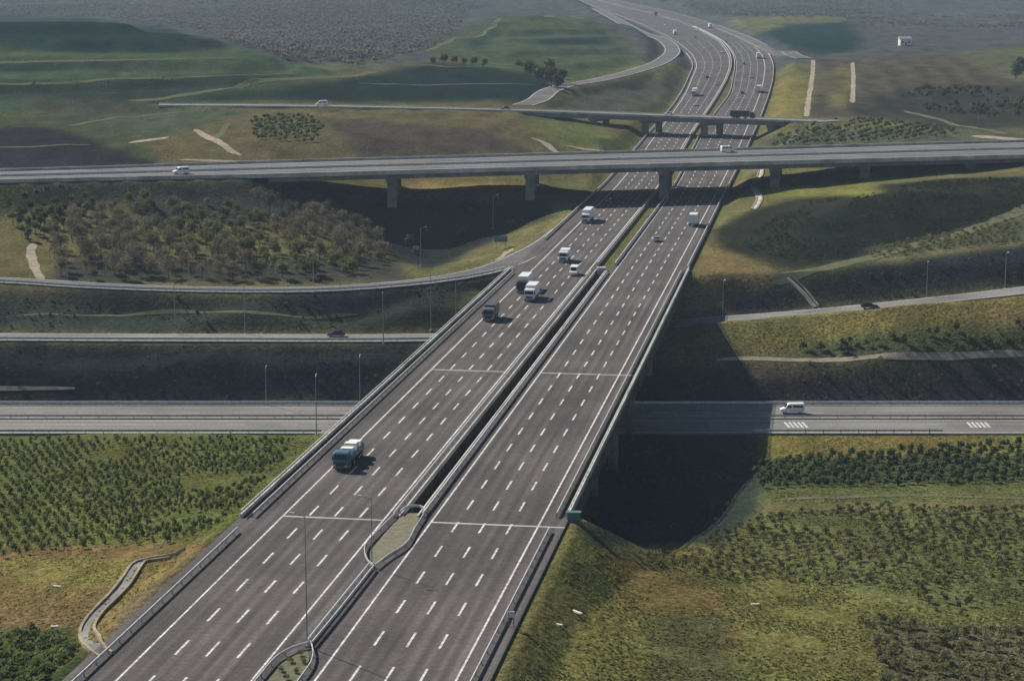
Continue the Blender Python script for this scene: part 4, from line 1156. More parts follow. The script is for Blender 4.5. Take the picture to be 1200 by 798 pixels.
def make_truck(label, loc, rz, cab_paint, box_mat, length=12.0, box_h=3.9, open_top=False, name='truck'):
    root = thing(name, label, 'truck', loc, rz)
    h = length / 2
    prof = [(h - 2.3, 0.55), (h - 0.05, 0.5), (h, 1.3), (h - 0.12, 1.75), (h - 0.4, 2.75), (h - 0.75, 2.95), (h - 2.2, 3.0), (h - 2.3, 2.7)]
    cab = bevel_prism(prof, 1.22, 0.03).build('cab', cab_paint, root)
    mb = MB(); mb.quad((-1.05, h - 0.105, 1.8), (1.05, h - 0.105, 1.8), (1.0, h - 0.385, 2.68), (-1.0, h - 0.385, 2.68)); mb.build('windscreen', 'glass', cab)
    mb = MB(); mb.box(-0.75, 0.75, h - 0.06, h + 0.03, 0.85, 1.35); mb.build('grille', 'black_paint', cab)
    mb = MB(); mb.box(-1.22, 1.22, h - 0.2, h + 0.1, 0.4, 0.72); mb.build('bumper', 'grey_paint', root)
    for s in (-1, 1):
        mb = MB(); x = s * 1.236; mb.quad((x, h - 1.5, 1.8), (x, h - 0.45, 1.8), (x, h - 0.65, 2.55), (x, h - 1.5, 2.55)); mb.build('side_window', 'glass', cab)
        mb = MB(); mb.box(s * 1.34 - 0.1, s * 1.34 + 0.1, h - 0.25, h - 0.15, 1.7, 2.35); mb.build('mirror', 'black_paint', cab)
        mb = MB(); mb.box(s * 0.95 - 0.2, s * 0.95 + 0.2, h + 0.02, h + 0.12, 0.75, 0.95); mb.build('headlight', 'lamp_glass', root)
    mb = MB(); mb.box(-0.5, 0.5, -h + 0.2, h - 1.5, 0.75, 1.05); mb.build('chassis', 'grey_paint', root)
    if open_top:
        mb = MB(); b0, b1 = -h, h - 2.7; z0, z1 = 1.1, 2.1
        mb.box(-1.25, 1.25, b0, b1, z0, z0 + 0.15)
        bed = mb.build('bed', box_mat, root)
        for (x0, x1, y0, y1) in ((-1.27, -1.17, b0, b1), (1.17, 1.27, b0, b1), (-1.17, 1.17, b0, b0 + 0.1), (-1.17, 1.17, b1 - 0.1, b1)):
            q = MB(); q.box(x0, x1, y0, y1, z0 + 0.15, z1); q.build('side_board', box_mat, bed)
    else:
        mb = MB(); mb.box(-1.27, 1.27, -h, h - 2.75, 1.08, box_h - 0.05)
        bx = mb.build('cargo_box', box_mat, root)
        q = MB(); q.box(-1.29, 1.29, -h - 0.02, h - 2.73, box_h - 0.05, box_h + 0.03, 0.04); q.build('roof', box_mat, bx)
        q = MB(); q.box(-0.02, 0.02, -h - 0.03, -h - 0.005, 1.2, box_h - 0.15); q.build('door_seam', 'black_paint', bx)
    axles = [h - 1.4, h - 4.6] + ([-h + 1.2, -h + 2.5, -h + 3.8] if length > 11 else [-h + 1.8])
    for y in axles:
        for s in (-1, 1): wheel(root, s * 1.25, y, 0.5, 0.32)
    for s in (-1, 1):
        mb = MB(); mb.box(s * 0.95 - 0.2, s * 0.95 + 0.2, -h - 0.06, -h + 0.04, 0.8, 0.98); mb.build('tail_light', 'red_lens', root)
    return root

def on_main(px, py):
    z = ZR
    for _ in range(12):
        p = P(px, py, z); z = float(main_z(p[1]))
    p = P(px, py, z)
    t = math.atan2(float(main_x('ML', p[1] + 15) - main_x('ML', p[1] - 15)), 30.0)
    return (p[0], p[1], z + 0.012), -t
def lane(n, py, side='L'):
    """centre of lane n (1 = leftmost) at picture row py"""
    a, b = ('LL', 'ML') if side == 'L' else ('MR', 'RL')
    Y = P(600, py, ZR)[1]
    x = float(main_x(a, Y)) + (float(main_x(b, Y)) - float(main_x(a, Y))) * (n - 0.5) / 4
    return (x, Y, ZR + 0.012), -ROAD_ANG

def back(l, r, d):
    """move along the road by d metres away from the camera"""
    return (l[0] - math.sin(r) * d, l[1] + math.cos(r) * d, l[2])
l, r = lane(1, 552); l = back(l, r, 6.0)
make_truck('blue flatbed truck with white loads driving in the left lane, nearest on the bridge', l, r + math.pi, 'blue_paint', 'blue_paint', 11.8, open_top=True)
for k, (dy, hh) in enumerate(((-1.6, 1.5), (1.2, 1.7), (4.0, 1.4))):
    q = back(l, r, dy + 0.6)
    mb = MB(); mb.box(-1.1, 1.1, -0.85, 0.85, 0, hh, 0.12); mb.box(-1.12, 1.12, -0.9, -0.86, 0.02, hh - 0.2); mb.box(-1.12, 1.12, 0.86, 0.9, 0.02, hh - 0.2)
    o = mb.build('wrapped_load', 'tarp'); o.location = (q[0], q[1], q[2] + 1.26); o.rotation_euler = (0, 0, r)
    tag(o, ('white wrapped load at the front of the blue flatbed truck', 'white wrapped load in the middle of the blue flatbed truck', 'white wrapped load at the tail of the blue flatbed truck')[k], 'load', 'loads on the blue truck')
l, r = lane(1, 377); make_truck('dark grey truck in the left lane halfway along the bridge', back(l, r, 4), r + math.pi, 'grey_paint', 'black_paint', 8.5, 3.4)
l, r = lane(1.35, 344); make_truck('white box truck just left of another at the far end of the bridge', back(l, r, 5), r + math.pi, 'black_paint', 'white_paint', 10.5)
l, r = lane(2.35, 354); make_truck('white truck with white cab ahead of another box truck near the bridge end', back(l, r, 5), r + math.pi, 'white_paint', 'white_paint', 9.5, 3.6)
l, r = lane(2.2, 308); make_truck('small white box truck in the middle lane beyond the bridge', back(l, r, 3.5), r + math.pi, 'white_paint', 'white_paint', 7.5, 3.2)
l, r = lane(3.75, 324); make_van('white van in the lane next to the median beyond the bridge', back(l, r, 2.8), r + math.pi, 'white_paint')
l, r = on_main(686, 262); make_truck('large white box truck about to leave the shadow of the wide overpass', back(l, r, 6), r + math.pi, 'white_paint', 'white_paint', 13.0, 4.0)
l, r = on_main(713, 237); make_car('grey car in the shadow under the wide overpass', l, r + math.pi, 'grey_paint')
l, r = on_main(770, 283); make_car('silver car alone in the second lane of the right carriageway', l, r, 'silver_paint')
l, r = on_main(812, 266); make_truck('white box truck in the outer lane of the right carriageway before the overpass', back(l, r, 4), r, 'grey_paint', 'white_paint', 9.0, 3.9)
l, r = on_main(813, 113); make_truck('white truck on the left carriageway just beyond the narrow overpass', back(l, r, 6), r + math.pi, 'white_paint', 'white_paint', 13.0, 4.0)
l, r = on_main(815, 124); make_car('white car close behind the narrow overpass on the left carriageway', l, r + math.pi, 'white_paint')
l, r = on_main(889, 109); make_truck('white truck on the right carriageway just beyond the narrow overpass', back(l, r, 5), r, 'grey_paint', 'white_paint', 12.0, 4.0)
l, r = on_main(870, 110); make_car('dark car on the right carriageway just beyond the narrow overpass', l, r, 'black_paint')
l, r = on_main(889, 69); make_truck('white truck at the right edge of the far bend', back(l, r, 6), r, 'white_paint', 'white_paint', 14.0, 4.0)
l, r = on_main(829, 92); make_car('dark car on the left carriageway before the far bend', l, r + math.pi, 'black_paint')
l, r = on_main(872, 76); make_car('black car on the right carriageway inside the far bend', l, r, 'black_paint')
l, r = on_main(791, 41); make_truck('white truck on the left carriageway in the far bend', l, r + math.pi, 'white_paint', 'white_paint', 14.0, 4.0)
l, r = on_main(832, 33); make_truck('white truck at the outer edge of the topmost bend', l, r, 'white_paint', 'white_paint', 14.0, 4.0)
l, r = on_main(768, 19); make_truck('long dark truck high up on the far motorway', l, r, 'black_paint', 'black_paint', 15.0, 4.0)
l, r = on_main(715, 13); make_car('white car at the far top of the motorway', l, r + math.pi, 'white_paint')
for (px, py, dr, pt, lb) in ((840, 100, 1, 'silver_paint', 'silver car beside the median before the far bend'), (880, 92, 0, 'white_paint', 'white car right of the black car in the far bend'),
                             (846, 62, 1, 'white_paint', 'white car hugging the median of the far bend'), (815, 45, 1, 'grey_paint', 'grey car behind the white truck in the far bend'),
                             (850, 50, 0, 'silver_paint', 'silver car in the right half of the far bend'), (780, 30, 1, 'white_paint', 'white car high on the left side of the far bend'), (818, 35, 0, 'white_paint', 'white car just left of the outermost truck in the topmost bend')):
    l, r = on_main(px, py); make_car(lb, l, r + math.pi * dr, pt)
# on the overpasses
tan1 = math.atan2(over1_f[40][1] - over1_f[38][1], over1_f[40][0] - over1_f[38][0])
x, y, _ = P(853, 178.5, 33.2); make_van('white van driving on the wide overpass', (x, y, 33.215), tan1 - math.pi / 2, 'white_paint')
def on_line(C, px, off_=0.0):
    pxs = np.array([proj(*c)[0] for c in C]); k = int(np.clip(np.argmin(np.abs(pxs - px)), 1, len(C) - 2))
    t = (px - pxs[k]) / (pxs[k + 1] - pxs[k]); c = C[k] + (C[k + 1] - C[k]) * t
    ang = math.atan2(C[k + 1][1] - C[k - 1][1], C[k + 1][0] - C[k - 1][0])
    return (c[0] - math.sin(ang) * off_, c[1] + math.cos(ang) * off_, c[2] + 0.02), ang
l, a = on_line(over2_c, 872, -3); make_truck('dark truck crossing the narrow overpass above the right carriageway', l, a - math.pi / 2, 'black_paint', 'black_paint', 11.5, 3.6)
l, a = on_line(over2_c, 593, 2); make_car('dark car on the local road left of the narrow overpass', l, a + math.pi / 2, 'black_paint')
l, a = on_line(over2_c, 377, 2); make_van('white van far left on the local road to the narrow overpass', l, a + math.pi / 2, 'white_paint')
l, a = on_line(over2_c, 783, 2); make_car('white car on the narrow overpass above the left carriageway', l, a + math.pi / 2, 'white_paint')
x, y, _ = P(928, 484, 0); make_van('white van on the lower road right of the bridge shadow', (x, y, 0.015), math.pi / 2, 'white_paint')
l, a = on_line(ramp2_c, 1018, -2); make_car('black car climbing the pale ramp right of the bridge', l, a - math.pi / 2, 'black_paint')
l, a = on_line(ramp2_c, 393, 2); make_car('dark car on the straight middle ramp left of the bridge', l, a + math.pi / 2, 'black_paint')
x, y, _ = P(212, 204, 33.2); make_van('white van where the road meets the left end of the wide overpass', (x, y, 33.22), tan1 + math.pi / 2 + 0.3, 'white_paint')
l, a = on_line(ramp3_c, 744); make_car('white car on the far loop ramp', l, a - math.pi / 2, 'white_paint')

# ------------------------------------------------------------------ lamp posts, signs, small things
def make_lamp(label, loc, h, face, group, rad=0.13):
    root = thing('lamp_post', label, 'lamp post', loc, face, group)
    mb = MB(); mb.tube((0, 0, -0.5), (0, 0, h), rad, rad * 0.5, 8); mb.build('pole', 'steel_dark', root)
    mb = MB(); mb.tube((0, 0, h - 0.1), (1.4, 0, h + 0.3), 0.045, 0.04, 6); arm = mb.build('arm', 'steel_dark', root)
    mb = MB(); mb.box(1.2, 1.9, -0.13, 0.13, h + 0.22, h + 0.36, 0.04); mb.build('lamp_head', 'steel', arm)
    mb = MB(); mb.box(-0.25, 0.25, -0.25, 0.25, -0.4, 0.25); mb.build('base', 'concrete', root)
def nth(i): return ('first', 'second', 'third', 'fourth', 'fifth', 'sixth', 'seventh', 'eighth')[i]
for i, px in enumerate((66, 213, 365)):
    l, a = on_line(ramp1_c, px, 5.2); make_lamp(f'{nth(i)} lamp post from the left behind the curved upper ramp', (l[0], l[1], float(H(l[0], l[1]))), 9.5, a - math.pi / 2, 'lamps on the curved ramp')
for i, px in enumerate((200, 283, 450)):
    l, a = on_line(ramp2_c, px, 6.2 if i != 2 else -6.2); make_lamp(f'{nth(i)} lamp post from the left beside the straight middle ramp', (l[0], l[1], float(H(l[0], l[1]))), 12.5, a - math.pi / 2, 'lamps on the middle ramp')
for i, (px, py, h) in enumerate(((505, 388, 14.0), (534, 380, 12.0))):
    p = hit(px, py); make_lamp(('lamp post on the dark slope left of the bridge below the curved ramp', 'lamp post closest to the bridge on the dark slope below the curved ramp')[i], p, h, 0.3, 'lamps on the middle ramp')
for i, (px, py, h) in enumerate(((312, 474, 9), (371, 512, 13.0), (422, 476, 12.0))):
    p = P(px, py, 0); make_lamp(('short lamp post behind the lower road, farthest from the bridge', 'dark lamp post in front of the lower road beside the bridge parapet', 'lamp post behind the lower road right next to the bridge')[i], (p[0], p[1], float(H(p[0], p[1]))), h, math.pi / 2, 'lamps on the lower road')
for i, px in enumerate((855, 1088, 1187)):
    l, a = on_line(ramp2_c, px, 6.4); make_lamp(f'{nth(i)} lamp post from the bridge beside the pale ramp on the right', (l[0], l[1], float(H(l[0], l[1]))), 9.5, a - math.pi / 2, 'lamps on the right ramp')
p = P(360, 757, ZR); make_lamp('thin tall lamp post in the median at the tip of the planted island', p, 16.0, math.pi - ROAD_ANG, 'lamps on the motorway', 0.09)
p = P(436, 664, ZR); make_lamp('thin tall lamp post in the median at the tip of the bare wedge', p, 9.5, math.pi - ROAD_ANG, 'lamps on the motorway', 0.08)
for i, (px, py) in enumerate(((493, 312), (578, 268))):
    p = hit(px, py); make_lamp(('lamp post standing in the dark hollow right of the scrub', 'lamp post on the bank behind the blue sign')[i], p, 11, 0.2, 'lamps in the hollow')

def make_sign(label, loc, rz, w, h, z, mat='sign_blue'):
    root = thing('road_sign', label, 'sign', loc, rz)
    mb = MB(); mb.box(-w / 2, w / 2, -0.05, 0.05, z, z + h); pn = mb.build('panel', mat, root)
    mb = MB(); mb.box(-w / 2 - 0.05, w / 2 + 0.05, -0.06, -0.052, z - 0.05, z + 0.04); mb.build('border', 'steel', pn)
    for s in (-0.35, 0.35):
        mb = MB(); mb.tube((s * w, 0.1, -0.6), (s * w, 0.1, z + h), 0.07, 0.07, 8); mb.build('post', 'steel_dark', root)
p = hit(587, 292); make_sign('blue road sign on the grassy bank left of the motorway beyond the curved ramp', p, 0.1, 4.2, 1.8, 2.2)
p = hit(599, 737); make_sign('small grey sign post on the right verge in the foreground', p, 0.15, 0.9, 0.7, 1.5, 'steel')
def board(label, px, py, L, rz, mat='wall_white'):
    p = hit(px, py)
    mb = MB(); mb.box(-L / 2, L / 2, -0.18, 0.18, 0.02, 0.2, 0.02); mb.box(-L / 2 + 0.1, L / 2 - 0.3, -0.24, -0.19, 0.0, 0.1)
    o = mb.build('plank', mat); o.location = (p[0], p[1], p[2]); o.rotation_euler = (0, 0, rz); tag(o, label, 'plank')
board('white plank lying in the dry grass right of the motorway', 674, 717, 2.6, -0.9)
board('small white plank in the grass below the larger one right of the motorway', 655, 733, 1.0, -0.5)
board('pale plank in the dry field left of the concrete channel', 67, 688, 1.2, -0.2)
board('pale plank above the dark bushes at the lower left', 64, 735, 1.0, 0.1)
board('white plank alone in the brushy field at the right', 885, 709, 1.2, 0.05)

# far white hut on the right
p = hit(1060, 53)
root = thing('hut', 'small white hut with grey roof on the hill at the upper right', 'building', p, 0.1)
mb = MB(); mb.box(-4, 4, -3, 3, -1, 4.5); w_ = mb.build('wall', 'wall_white', root)
mb = MB(); mb.prism([(-3.4, 4.4), (3.4, 4.4), (0, 6.2)], -4.4, 4.4); mb.build('roof', 'roof_grey', root)
mb = MB(); mb.box(-0.6, 0.6, -3.04, -2.98, -0.2, 2.2); mb.build('door', 'grey_paint', w_)
for x in (-2.4, 2.4):
    mb = MB(); mb.box(x - 0.6, x + 0.6, -3.04, -2.98, 1.4, 2.6); mb.build('window', 'glass', w_)

# ------------------------------------------------------------------ vegetation
def crown_arrays(seed, h, r, z0, nleaf, size, lobes=5, flat=1.0, aspect=0.7):
    """leaf clumps spread over a few uneven lobes; returns vertices and quads"""
    g = np.random.default_rng(seed)
    V = []
    ls = []
    for k in range(lobes):
        a = g.uniform(0, 2 * math.pi); q = r * g.uniform(0.15, 0.6)
        ls.append((q * math.cos(a), q * math.sin(a), z0 + (h - z0) * g.uniform(0.25, 0.8), r * g.uniform(0.42, 0.68)))
    ls[0] = (0, 0, z0 + (h - z0) * 0.62, r * 0.7)
    for k in range(nleaf):
        L = ls[k % lobes]
        d = g.normal(size=3); d /= np.linalg.norm(d)
        if d[2] < -0.5: d[2] *= -0.6
        rad = L[3] * g.uniform(0.6, 1.1)
        c = np.array([L[0] + d[0] * rad, L[1] + d[1] * rad, L[2] + d[2] * rad * (h - z0) / (2.0 * r) * flat])
        nrm = d * 0.8 + g.normal(size=3) * 0.55; nrm /= np.linalg.norm(nrm)
        t = np.cross(nrm, g.normal(size=3)); t /= np.linalg.norm(t); b = np.cross(nrm, t)
        s = size * g.uniform(0.55, 1.25)
        V += [c + t * s, c + b * s * aspect, c - t * s, c - b * s * aspect]
    V = np.array(V); Q = np.arange(len(V)).reshape(-1, 4)
    return V, Q

def trunk_mesh(name, h, r):
    mb = MB(); mb.tube((0, 0, -0.3), (0.03 * h, 0, h * 0.5), r, r * 0.65, 6); mb.tube((0.03 * h, 0, h * 0.5), (0, 0.04 * h, h), r * 0.65, r * 0.2, 6)
    for a in (0.5, 2.6, 4.6):
        mb.tube((0.02 * h, 0, h * 0.42), (0.28 * h * math.cos(a), 0.28 * h * math.sin(a), h * 0.78), r * 0.4, r * 0.12, 5)
    return mb.mesh(name, 'bark')

def crown_set(prefix, n, mat, **kw):
    out = []
    for k in range(n):
        V, Q = crown_arrays(kw.pop('seed', 0) + 101 * k + hash_(prefix), **kw)
        out.append((fast_mesh(prefix, V, Q, mat), V, Q))
    return out
def hash_(s): return sum((i + 1) * ord(c) for i, c in enumerate(s)) % 9973

def world_grid(poly, sx_, sy_, rot=0.0, jit=0.25, mark=True):
    """planting points of a jittered grid that fall inside a traced patch and in sight"""
    pp = np.array([hit(*p) for p in poly]); lo = pp[:, :2].min(0) - 25; hi = pp[:, :2].max(0) + 25
    c = (lo + hi) / 2; R_ = np.hypot(*(hi - lo)) / 2
    a, b = np.meshgrid(np.arange(-R_, R_, sx_), np.arange(-R_, R_, sy_))
    a = a + rng.uniform(-jit, jit, a.shape) * sx_; b = b + rng.uniform(-jit, jit, b.shape) * sy_
    X = c[0] + a * math.cos(rot) - b * math.sin(rot); Y = c[1] + a * math.sin(rot) + b * math.cos(rot)
    X, Y = X.ravel(), Y.ravel()
    k = Y > 150; X, Y = X[k], Y[k]
    Z = H(X, Y)
    px, py = proj(X, Y, Z)
    k = in_poly(px, py, poly)
    X, Y, Z = X[k], Y[k], Z[k]
    # keep off the carriageways
    ok = np.ones(len(X), bool)
    for C, hw in ((ramp1_c, 6.5), (ramp2_c, 7.5), (ramp3_c, 8), (over2_c, 9)):
        d, _ = dist_polyline(X, Y, C); ok &= d > hw
    ok &= ~((X > main_x('LO', Y) - 2.5) & (X < main_x('RO', Y) + 2.5) & ((Y < BR0) | (Y > BR1)))
    ok &= np.abs(Y - (LOWY0 + LOWY1) / 2) > LOWH + 1
    return np.stack([X, Y, Z], 1)[ok]

def plant_trees(name, label, group, P_, crowns, trunk, smin, smax, limit=300, stuff=None, cat='tree'):
    P_ = P_[np.argsort(P_[:, 1])]
    rest = P_[limit:]
    for p in P_[:limit]:
        s = random.uniform(smin, smax)
        me = random.choice(crowns)[0]
        rz = random.uniform(0, 6.28)
        if trunk is None:
            o = link(name, me)
            o.location = p; o.scale = (s, s, s * random.uniform(0.85, 1.2)); o.rotation_euler = (0, 0, rz)
            tag(o, label, cat, group)
        else:
            o = thing(name, label, cat, tuple(p), rz, group); o.scale = (s, s, s * random.uniform(0.9, 1.15))
            link('trunk', trunk, o); link('crown', me, o)
    if len(rest) and stuff:
        joined(stuff, rest, crowns, smin, smax)
    return len(P_)

def joined(name, P_, crowns, smin, smax):
    Vs, Qs, n = [], [], 0
    for p in P_:
        _, V, Q = crowns[random.randrange(len(crowns))]
        s = random.uniform(smin, smax); a = random.uniform(0, 6.28); c_, s_ = math.cos(a), math.sin(a)
        W = V * s
        W = np.stack([W[:, 0] * c_ - W[:, 1] * s_ + p[0], W[:, 0] * s_ + W[:, 1] * c_ + p[1], W[:, 2] + p[2]], 1)
        Vs.append(W); Qs.append(Q + n); n += len(V)
    me = fast_mesh(name, np.concatenate(Vs), np.concatenate(Qs), crowns[0][0].materials[0])
    return tag(link(name, me), kind='stuff')

cr_young = crown_set('young_crown', 5, 'leaf_young', h=2.6, r=0.85, z0=0.2, nleaf=80, size=0.32, lobes=4, aspect=0.5)
cr_shrub = crown_set('shrub', 5, 'leaf_olive', h=1.4, r=1.0, z0=0.0, nleaf=90, size=0.30, lobes=5, aspect=0.4)
cr_dark = crown_set('dark_shrub', 4, 'leaf_dark', h=2.0, r=1.2, z0=0.0, nleaf=80, size=0.38, lobes=4)
cr_low = crown_set('low_bush', 4, leaf_mat('low_bush_leaves', (0.07, 0.10, 0.04), (0.16, 0.19, 0.075)), h=1.3, r=1.3, z0=0.0, nleaf=90, size=0.32, lobes=5, aspect=0.5)
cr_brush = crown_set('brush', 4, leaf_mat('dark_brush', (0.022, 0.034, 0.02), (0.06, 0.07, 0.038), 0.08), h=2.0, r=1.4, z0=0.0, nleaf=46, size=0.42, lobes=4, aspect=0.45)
cr_scrub = crown_set('scrub_crown', 4, 'leaf_olive', h=6.5, r=2.9, z0=0.9, nleaf=620, size=0.40, lobes=9, aspect=0.45)
cr_bare = crown_set('bare_crown', 4, 'leaf_brown', h=6.8, r=3.0, z0=0.9, nleaf=620, size=0.55, lobes=9, aspect=0.16)
cr_plan = crown_set('plantation_crown', 4, 'leaf_dark', h=5.0, r=1.7, z0=0.5, nleaf=140, size=0.5, lobes=5)
cr_tree = crown_set('tree_crown', 3, 'leaf_dark', h=10, r=4.2, z0=1.2, nleaf=260, size=1.0, lobes=8)
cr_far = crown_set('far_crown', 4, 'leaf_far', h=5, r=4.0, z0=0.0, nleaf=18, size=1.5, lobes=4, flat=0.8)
cr_row = crown_set('row_bush', 3, 'leaf_dark', h=2.6, r=1.7, z0=0.0, nleaf=30, size=0.8, lobes=3)
tr_y = trunk_mesh('trunk', 2.0, 0.06); tr_s = trunk_mesh('trunk', 5.0, 0.16); tr_b = trunk_mesh('trunk', 8.0, 0.26)

counts = {}
g1 = world_grid([(-60, 517), (345, 517), (330, 545), (262, 618), (215, 640), (120, 640), (0, 655), (-60, 660)], 1.9, 3.0, 0.35, 0.22)
keep = vnoise(g1[:, 0], g1[:, 1], 14, 77) > -0.55
counts['young'] = plant_trees('young_tree', 'young bushy green tree planted in the field left of the bridge', 'young trees in the left field', g1[keep], cr_young, tr_y, 0.4, 0.85, 300, 'young_plantation')
g2 = world_grid([(-40, 742), (85, 738), (100, 770), (92, 815), (-40, 830)], 2.0, 2.2, 0.2, 0.4)
counts['dark'] = plant_trees('bush', 'low green bush in the clump at the lower left corner', 'green bushes at the lower left', g2, cr_low, None, 0.6, 1.0, cat='bush')
g3 = world_grid([(700, 650), (800, 648), (880, 606), (1000, 592), (1230, 596), (1230, 700), (1120, 722), (1000, 690), (860, 680)], 2.2, 3.2, 0.5, 0.25)
keep = vnoise(g3[:, 0], g3[:, 1], 18, 31) > -0.45
counts['shrub'] = plant_trees('shrub', 'olive shrub scattered over the brushy field right of the bridge', 'shrubs in the right field', g3[keep], cr_shrub, None, 0.35, 0.95, 300, 'far_shrubs', cat='shrub')
g4 = world_grid([(885, 542), (960, 535), (1230, 518), (1230, 566), (885, 574)], 2.3, 4.0, 0.25, 0.2)
counts['row'] = plant_trees('hedge_bush', 'dark green bush in the planted strip below the lower road at the right', 'bushes in the right planted strip', g4, cr_dark, None, 0.6, 1.0, 300, 'strip_bushes', cat='bush')
g5 = world_grid([(1010, 725), (1100, 735), (1230, 735), (1230, 830), (1040, 830)], 2.6, 2.8, 0.2, 0.45)
plant_trees('brush_shrub', 'dull olive brown brush shrub in the clump at the lower right corner', 'brush shrubs at the lower right', g5, [(fast_mesh('brush_shrub', V, Q, 'leaf_dull'), V, Q) for _, V, Q in cr_shrub], None, 0.5, 1.15, cat='shrub')
g6 = world_grid([(50, 262), (150, 240), (300, 240), (380, 252), (440, 282), (455, 302), (420, 324), (300, 332), (150, 330), (62, 326)], 5.6, 6.4, 0.3, 0.4)
sel = vnoise(g6[:, 0], g6[:, 1], 30, 12) > 0.22
counts['scrub'] = plant_trees('scrub_tree', 'olive scrub tree in the thicket above the curved ramp', 'olive trees of the left thicket', g6[sel], cr_scrub, tr_s, 0.4, 0.95)
counts['bare'] = plant_trees('bare_tree', 'brown bare tree in the thicket above the curved ramp', 'bare trees of the left thicket', g6[~sel], cr_bare, tr_s, 0.4, 1.0)
g7 = world_grid([(10, 232), (60, 225), (112, 236), (115, 255), (60, 285), (20, 285), (8, 260)], 4.4, 6.5, 0.6, 0.12)
counts['plan'] = plant_trees('plantation_tree', 'small dark tree planted in rows at the far left above the curved ramp', 'row trees at the far left', g7, cr_plan, tr_s, 0.7, 1.0)
g8 = world_grid([(420, 244), (600, 246), (630, 256), (560, 285), (490, 300), (440, 275)], 14.0, 15.0, 0.1, 0.45)
plant_trees('hollow_bush', 'dark bush in the shaded hollow under the wide overpass', 'bushes in the hollow', g8, cr_dark, None, 1.2, 2.2, cat='bush')
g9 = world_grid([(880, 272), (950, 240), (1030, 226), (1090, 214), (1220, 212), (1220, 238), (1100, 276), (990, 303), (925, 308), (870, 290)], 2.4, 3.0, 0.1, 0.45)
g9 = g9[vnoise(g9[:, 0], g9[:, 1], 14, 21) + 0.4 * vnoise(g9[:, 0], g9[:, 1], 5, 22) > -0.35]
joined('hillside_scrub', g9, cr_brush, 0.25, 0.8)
g10 = world_grid([(930, 410), (1100, 390), (1230, 378), (1230, 410), (940, 415)], 3.6, 3.6, 0.2, 0.45)
plant_trees('slope_bush', 'dark green bush on the grassy slope right of the bridge above the path', 'bushes on the right slope', g10[:300], cr_dark, None, 0.6, 1.1, cat='bush')
# a line of dark trees by the dark field, far left of the motorway
for i, (px, py) in enumerate(((622, 94), (630, 98), (638, 100), (646, 103), (653, 107), (641, 93), (650, 97), (660, 100), (508, 77), (520, 77), (532, 78), (545, 78), (555, 79), (568, 80), (608, 82))):
    p = hit(px, py)
    o = thing('dark_tree', 'dark round tree at the right corner of the dark far field' if i < 8 else 'dark tree in the hedge along the top of the dark far field', 'tree', p, random.uniform(0, 6), 'trees at the field corner' if i < 8 else 'trees of the far hedge')
    o.scale = (random.uniform(0.7, 1.1),) * 3 if i < 8 else (random.uniform(0.45, 0.7),) * 3
    link('trunk', tr_b, o); link('crown', random.choice(cr_tree)[0], o)
for i, (px, py) in enumerate(((1190, 95), (1196, 88))):
    p = hit(px, py); o = thing('dark_tree', ('dark tree at the right edge below the far fields', 'dark tree at the right edge, the farther of two')[i], 'tree', p, 0.5)
    link('trunk', tr_b, o); link('crown', cr_tree[i][0], o)
# plantations on the right behind the wide overpass and far rows
ga = world_grid([(890, 172), (960, 142), (1010, 140), (1110, 150), (1130, 158), (1060, 166)], 3.4, 8.5, 0.9, 0.12)
joined('hillside_plantation', ga, cr_row, 0.5, 0.9)
gb = world_grid([(1010, 128), (1080, 105), (1200, 105), (1230, 150), (1100, 140)], 7.0, 9.0, 0.2, 0.4)
gb = gb[vnoise(gb[:, 0], gb[:, 1], 45, 23) > -0.05]
joined('dark_heath', gb, cr_row, 0.6, 1.4)
gc = world_grid([(290, 140), (360, 135), (380, 150), (370, 168), (300, 165)], 3.2, 8.0, 0.9, 0.15)
joined('hilltop_plantation', gc, cr_row, 0.5, 0.9)
gd = world_grid([(1020, 292), (1190, 258), (1195, 284), (1020, 303)], 3.0, 3.0, 0.3, 0.45)
joined('bank_scrub', gd, [c for c in cr_shrub], 0.6, 1.1)
# far woods
gf = world_grid([(-20, -10), (560, -10), (540, 30), (500, 60), (420, 78), (340, 72), (220, 36), (110, 20), (-20, 16)], 7, 10, 0.2, 0.5)
gf = gf[vnoise(gf[:, 0], gf[:, 1], 90, 8) + 0.5 * vnoise(gf[:, 0], gf[:, 1], 35, 9) > -0.9]
gf2 = world_grid([(770, 2), (1220, 2), (1220, 34), (1010, 32), (990, 22), (850, 20)], 11, 16, 0.2, 0.5)
gf2 = gf2[vnoise(gf2[:, 0], gf2[:, 1], 110, 9) > -0.1]
counts['far'] = len(gf) + len(gf2)
joined('far_forest', np.concatenate([gf, gf2])[:14000], cr_far, 0.4, 0.85)
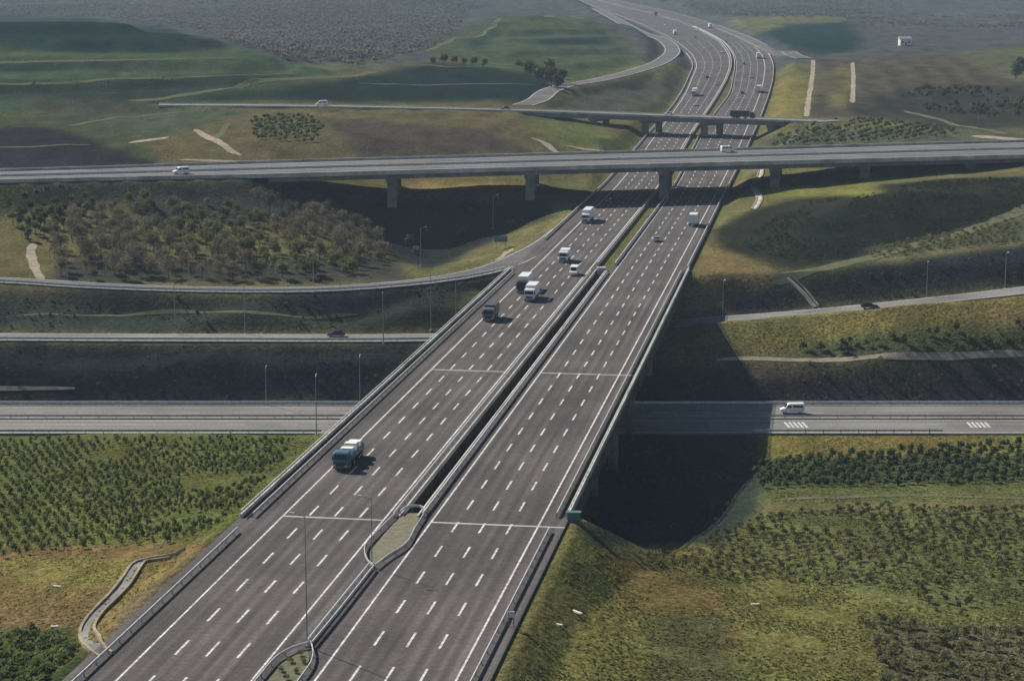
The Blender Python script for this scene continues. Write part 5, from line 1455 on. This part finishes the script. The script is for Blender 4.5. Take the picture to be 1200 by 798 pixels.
# grass tufts in the near fields
def tufts(name, poly, sp, mat, size, keepn=None):
    g = world_grid(poly, sp, sp * 1.3, 0.3, 0.5)
    if keepn is not None:
        g = g[vnoise(g[:, 0], g[:, 1], 6.5, keepn) > -0.25 + rng.uniform(-0.5, 0.5, len(g))]
    n = len(g); k = 3
    a = rng.uniform(0, 2 * np.pi, (n, k)); s = rng.uniform(0.5, 1.2, (n, k)) * size
    c = np.repeat(g[:, None, :], k, 1); c = c + np.stack([rng.normal(0, size * 0.5, (n, k)), rng.normal(0, size * 0.5, (n, k)), np.zeros((n, k)) - 0.05], -1)
    d = np.stack([np.cos(a), np.sin(a), np.zeros_like(a)], -1) * s[..., None] * 0.55
    up = np.stack([rng.normal(0.3, 0.6, (n, k)), rng.normal(-0.3, 0.6, (n, k)), np.ones((n, k))], -1) * s[..., None] * 0.5
    V = np.stack([c - d, c + d, c + d * 0.4 + up, c - d * 0.4 + up], 2).reshape(-1, 3)
    me = fast_mesh(name, V, np.arange(len(V)).reshape(-1, 4), mat)
    tag(link(name, me), kind='stuff'); counts[name] = n
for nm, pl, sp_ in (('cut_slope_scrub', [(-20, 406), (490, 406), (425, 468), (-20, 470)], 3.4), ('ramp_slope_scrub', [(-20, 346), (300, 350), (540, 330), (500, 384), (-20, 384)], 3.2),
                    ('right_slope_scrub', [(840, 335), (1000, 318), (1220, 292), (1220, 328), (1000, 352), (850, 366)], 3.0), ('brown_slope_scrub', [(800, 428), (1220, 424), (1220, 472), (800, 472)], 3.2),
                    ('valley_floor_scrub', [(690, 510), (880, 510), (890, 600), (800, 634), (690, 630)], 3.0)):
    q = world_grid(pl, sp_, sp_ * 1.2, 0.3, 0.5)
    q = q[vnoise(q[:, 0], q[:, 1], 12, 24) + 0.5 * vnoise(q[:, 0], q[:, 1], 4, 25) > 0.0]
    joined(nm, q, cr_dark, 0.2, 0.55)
tufts('dry_grass', [(585, 815), (650, 660), (700, 645), (850, 640), (900, 600), (1230, 590), (1230, 815)], 0.62, 'grass', 0.42, 61)
tufts('field_grass', [(-30, 515), (400, 512), (340, 560), (260, 640), (110, 770), (60, 815), (-30, 815)], 0.8, 'grass', 0.45, 62)
tufts('strip_grass', [(890, 507), (1230, 505), (1230, 590), (900, 590)], 0.8, 'grass', 0.4, 63)
tufts('slope_grass', [(850, 382), (1000, 366), (1230, 336), (1230, 412), (860, 416)], 0.95, 'grass', 0.45, 64)
for i, q in enumerate(((352, 768), (340, 776), (355, 776), (330, 786), (348, 788), (336, 796))):
    p = P(*q, ZR + 0.1); o = link('island_shrub', cr_shrub[i % 5][0]); o.location = p; o.scale = (0.55, 0.55, 0.45)
    tag(o, 'low shrub on the planted median island in the foreground', 'shrub', 'shrubs on the median island')

# ------------------------------------------------------------------ haze
zmin = float(Zg.min()); zmax = max(float(Zg.max()), CAMZ)
mb = MB(); mb.box(-5400, 5400, -60, 11300, zmin - 1.5, zmax + 25)
hz = mb.build('haze', 'paint')
hm = bpy.data.materials.new('haze'); hm.use_nodes = True
nt = hm.node_tree; nt.nodes.remove(nt.nodes['Principled BSDF'])
pv = nt.nodes.new('ShaderNodeVolumePrincipled')
pv.inputs['Color'].default_value = (0.52, 0.68, 0.86, 1)
pv.inputs['Density'].default_value = 0.00010
pv.inputs['Anisotropy'].default_value = 0.0
nt.links.new(pv.outputs[0], nt.nodes['Material Output'].inputs['Volume'])
hz.data.materials.clear(); hz.data.materials.append(hm)
tag(hz, kind='stuff')
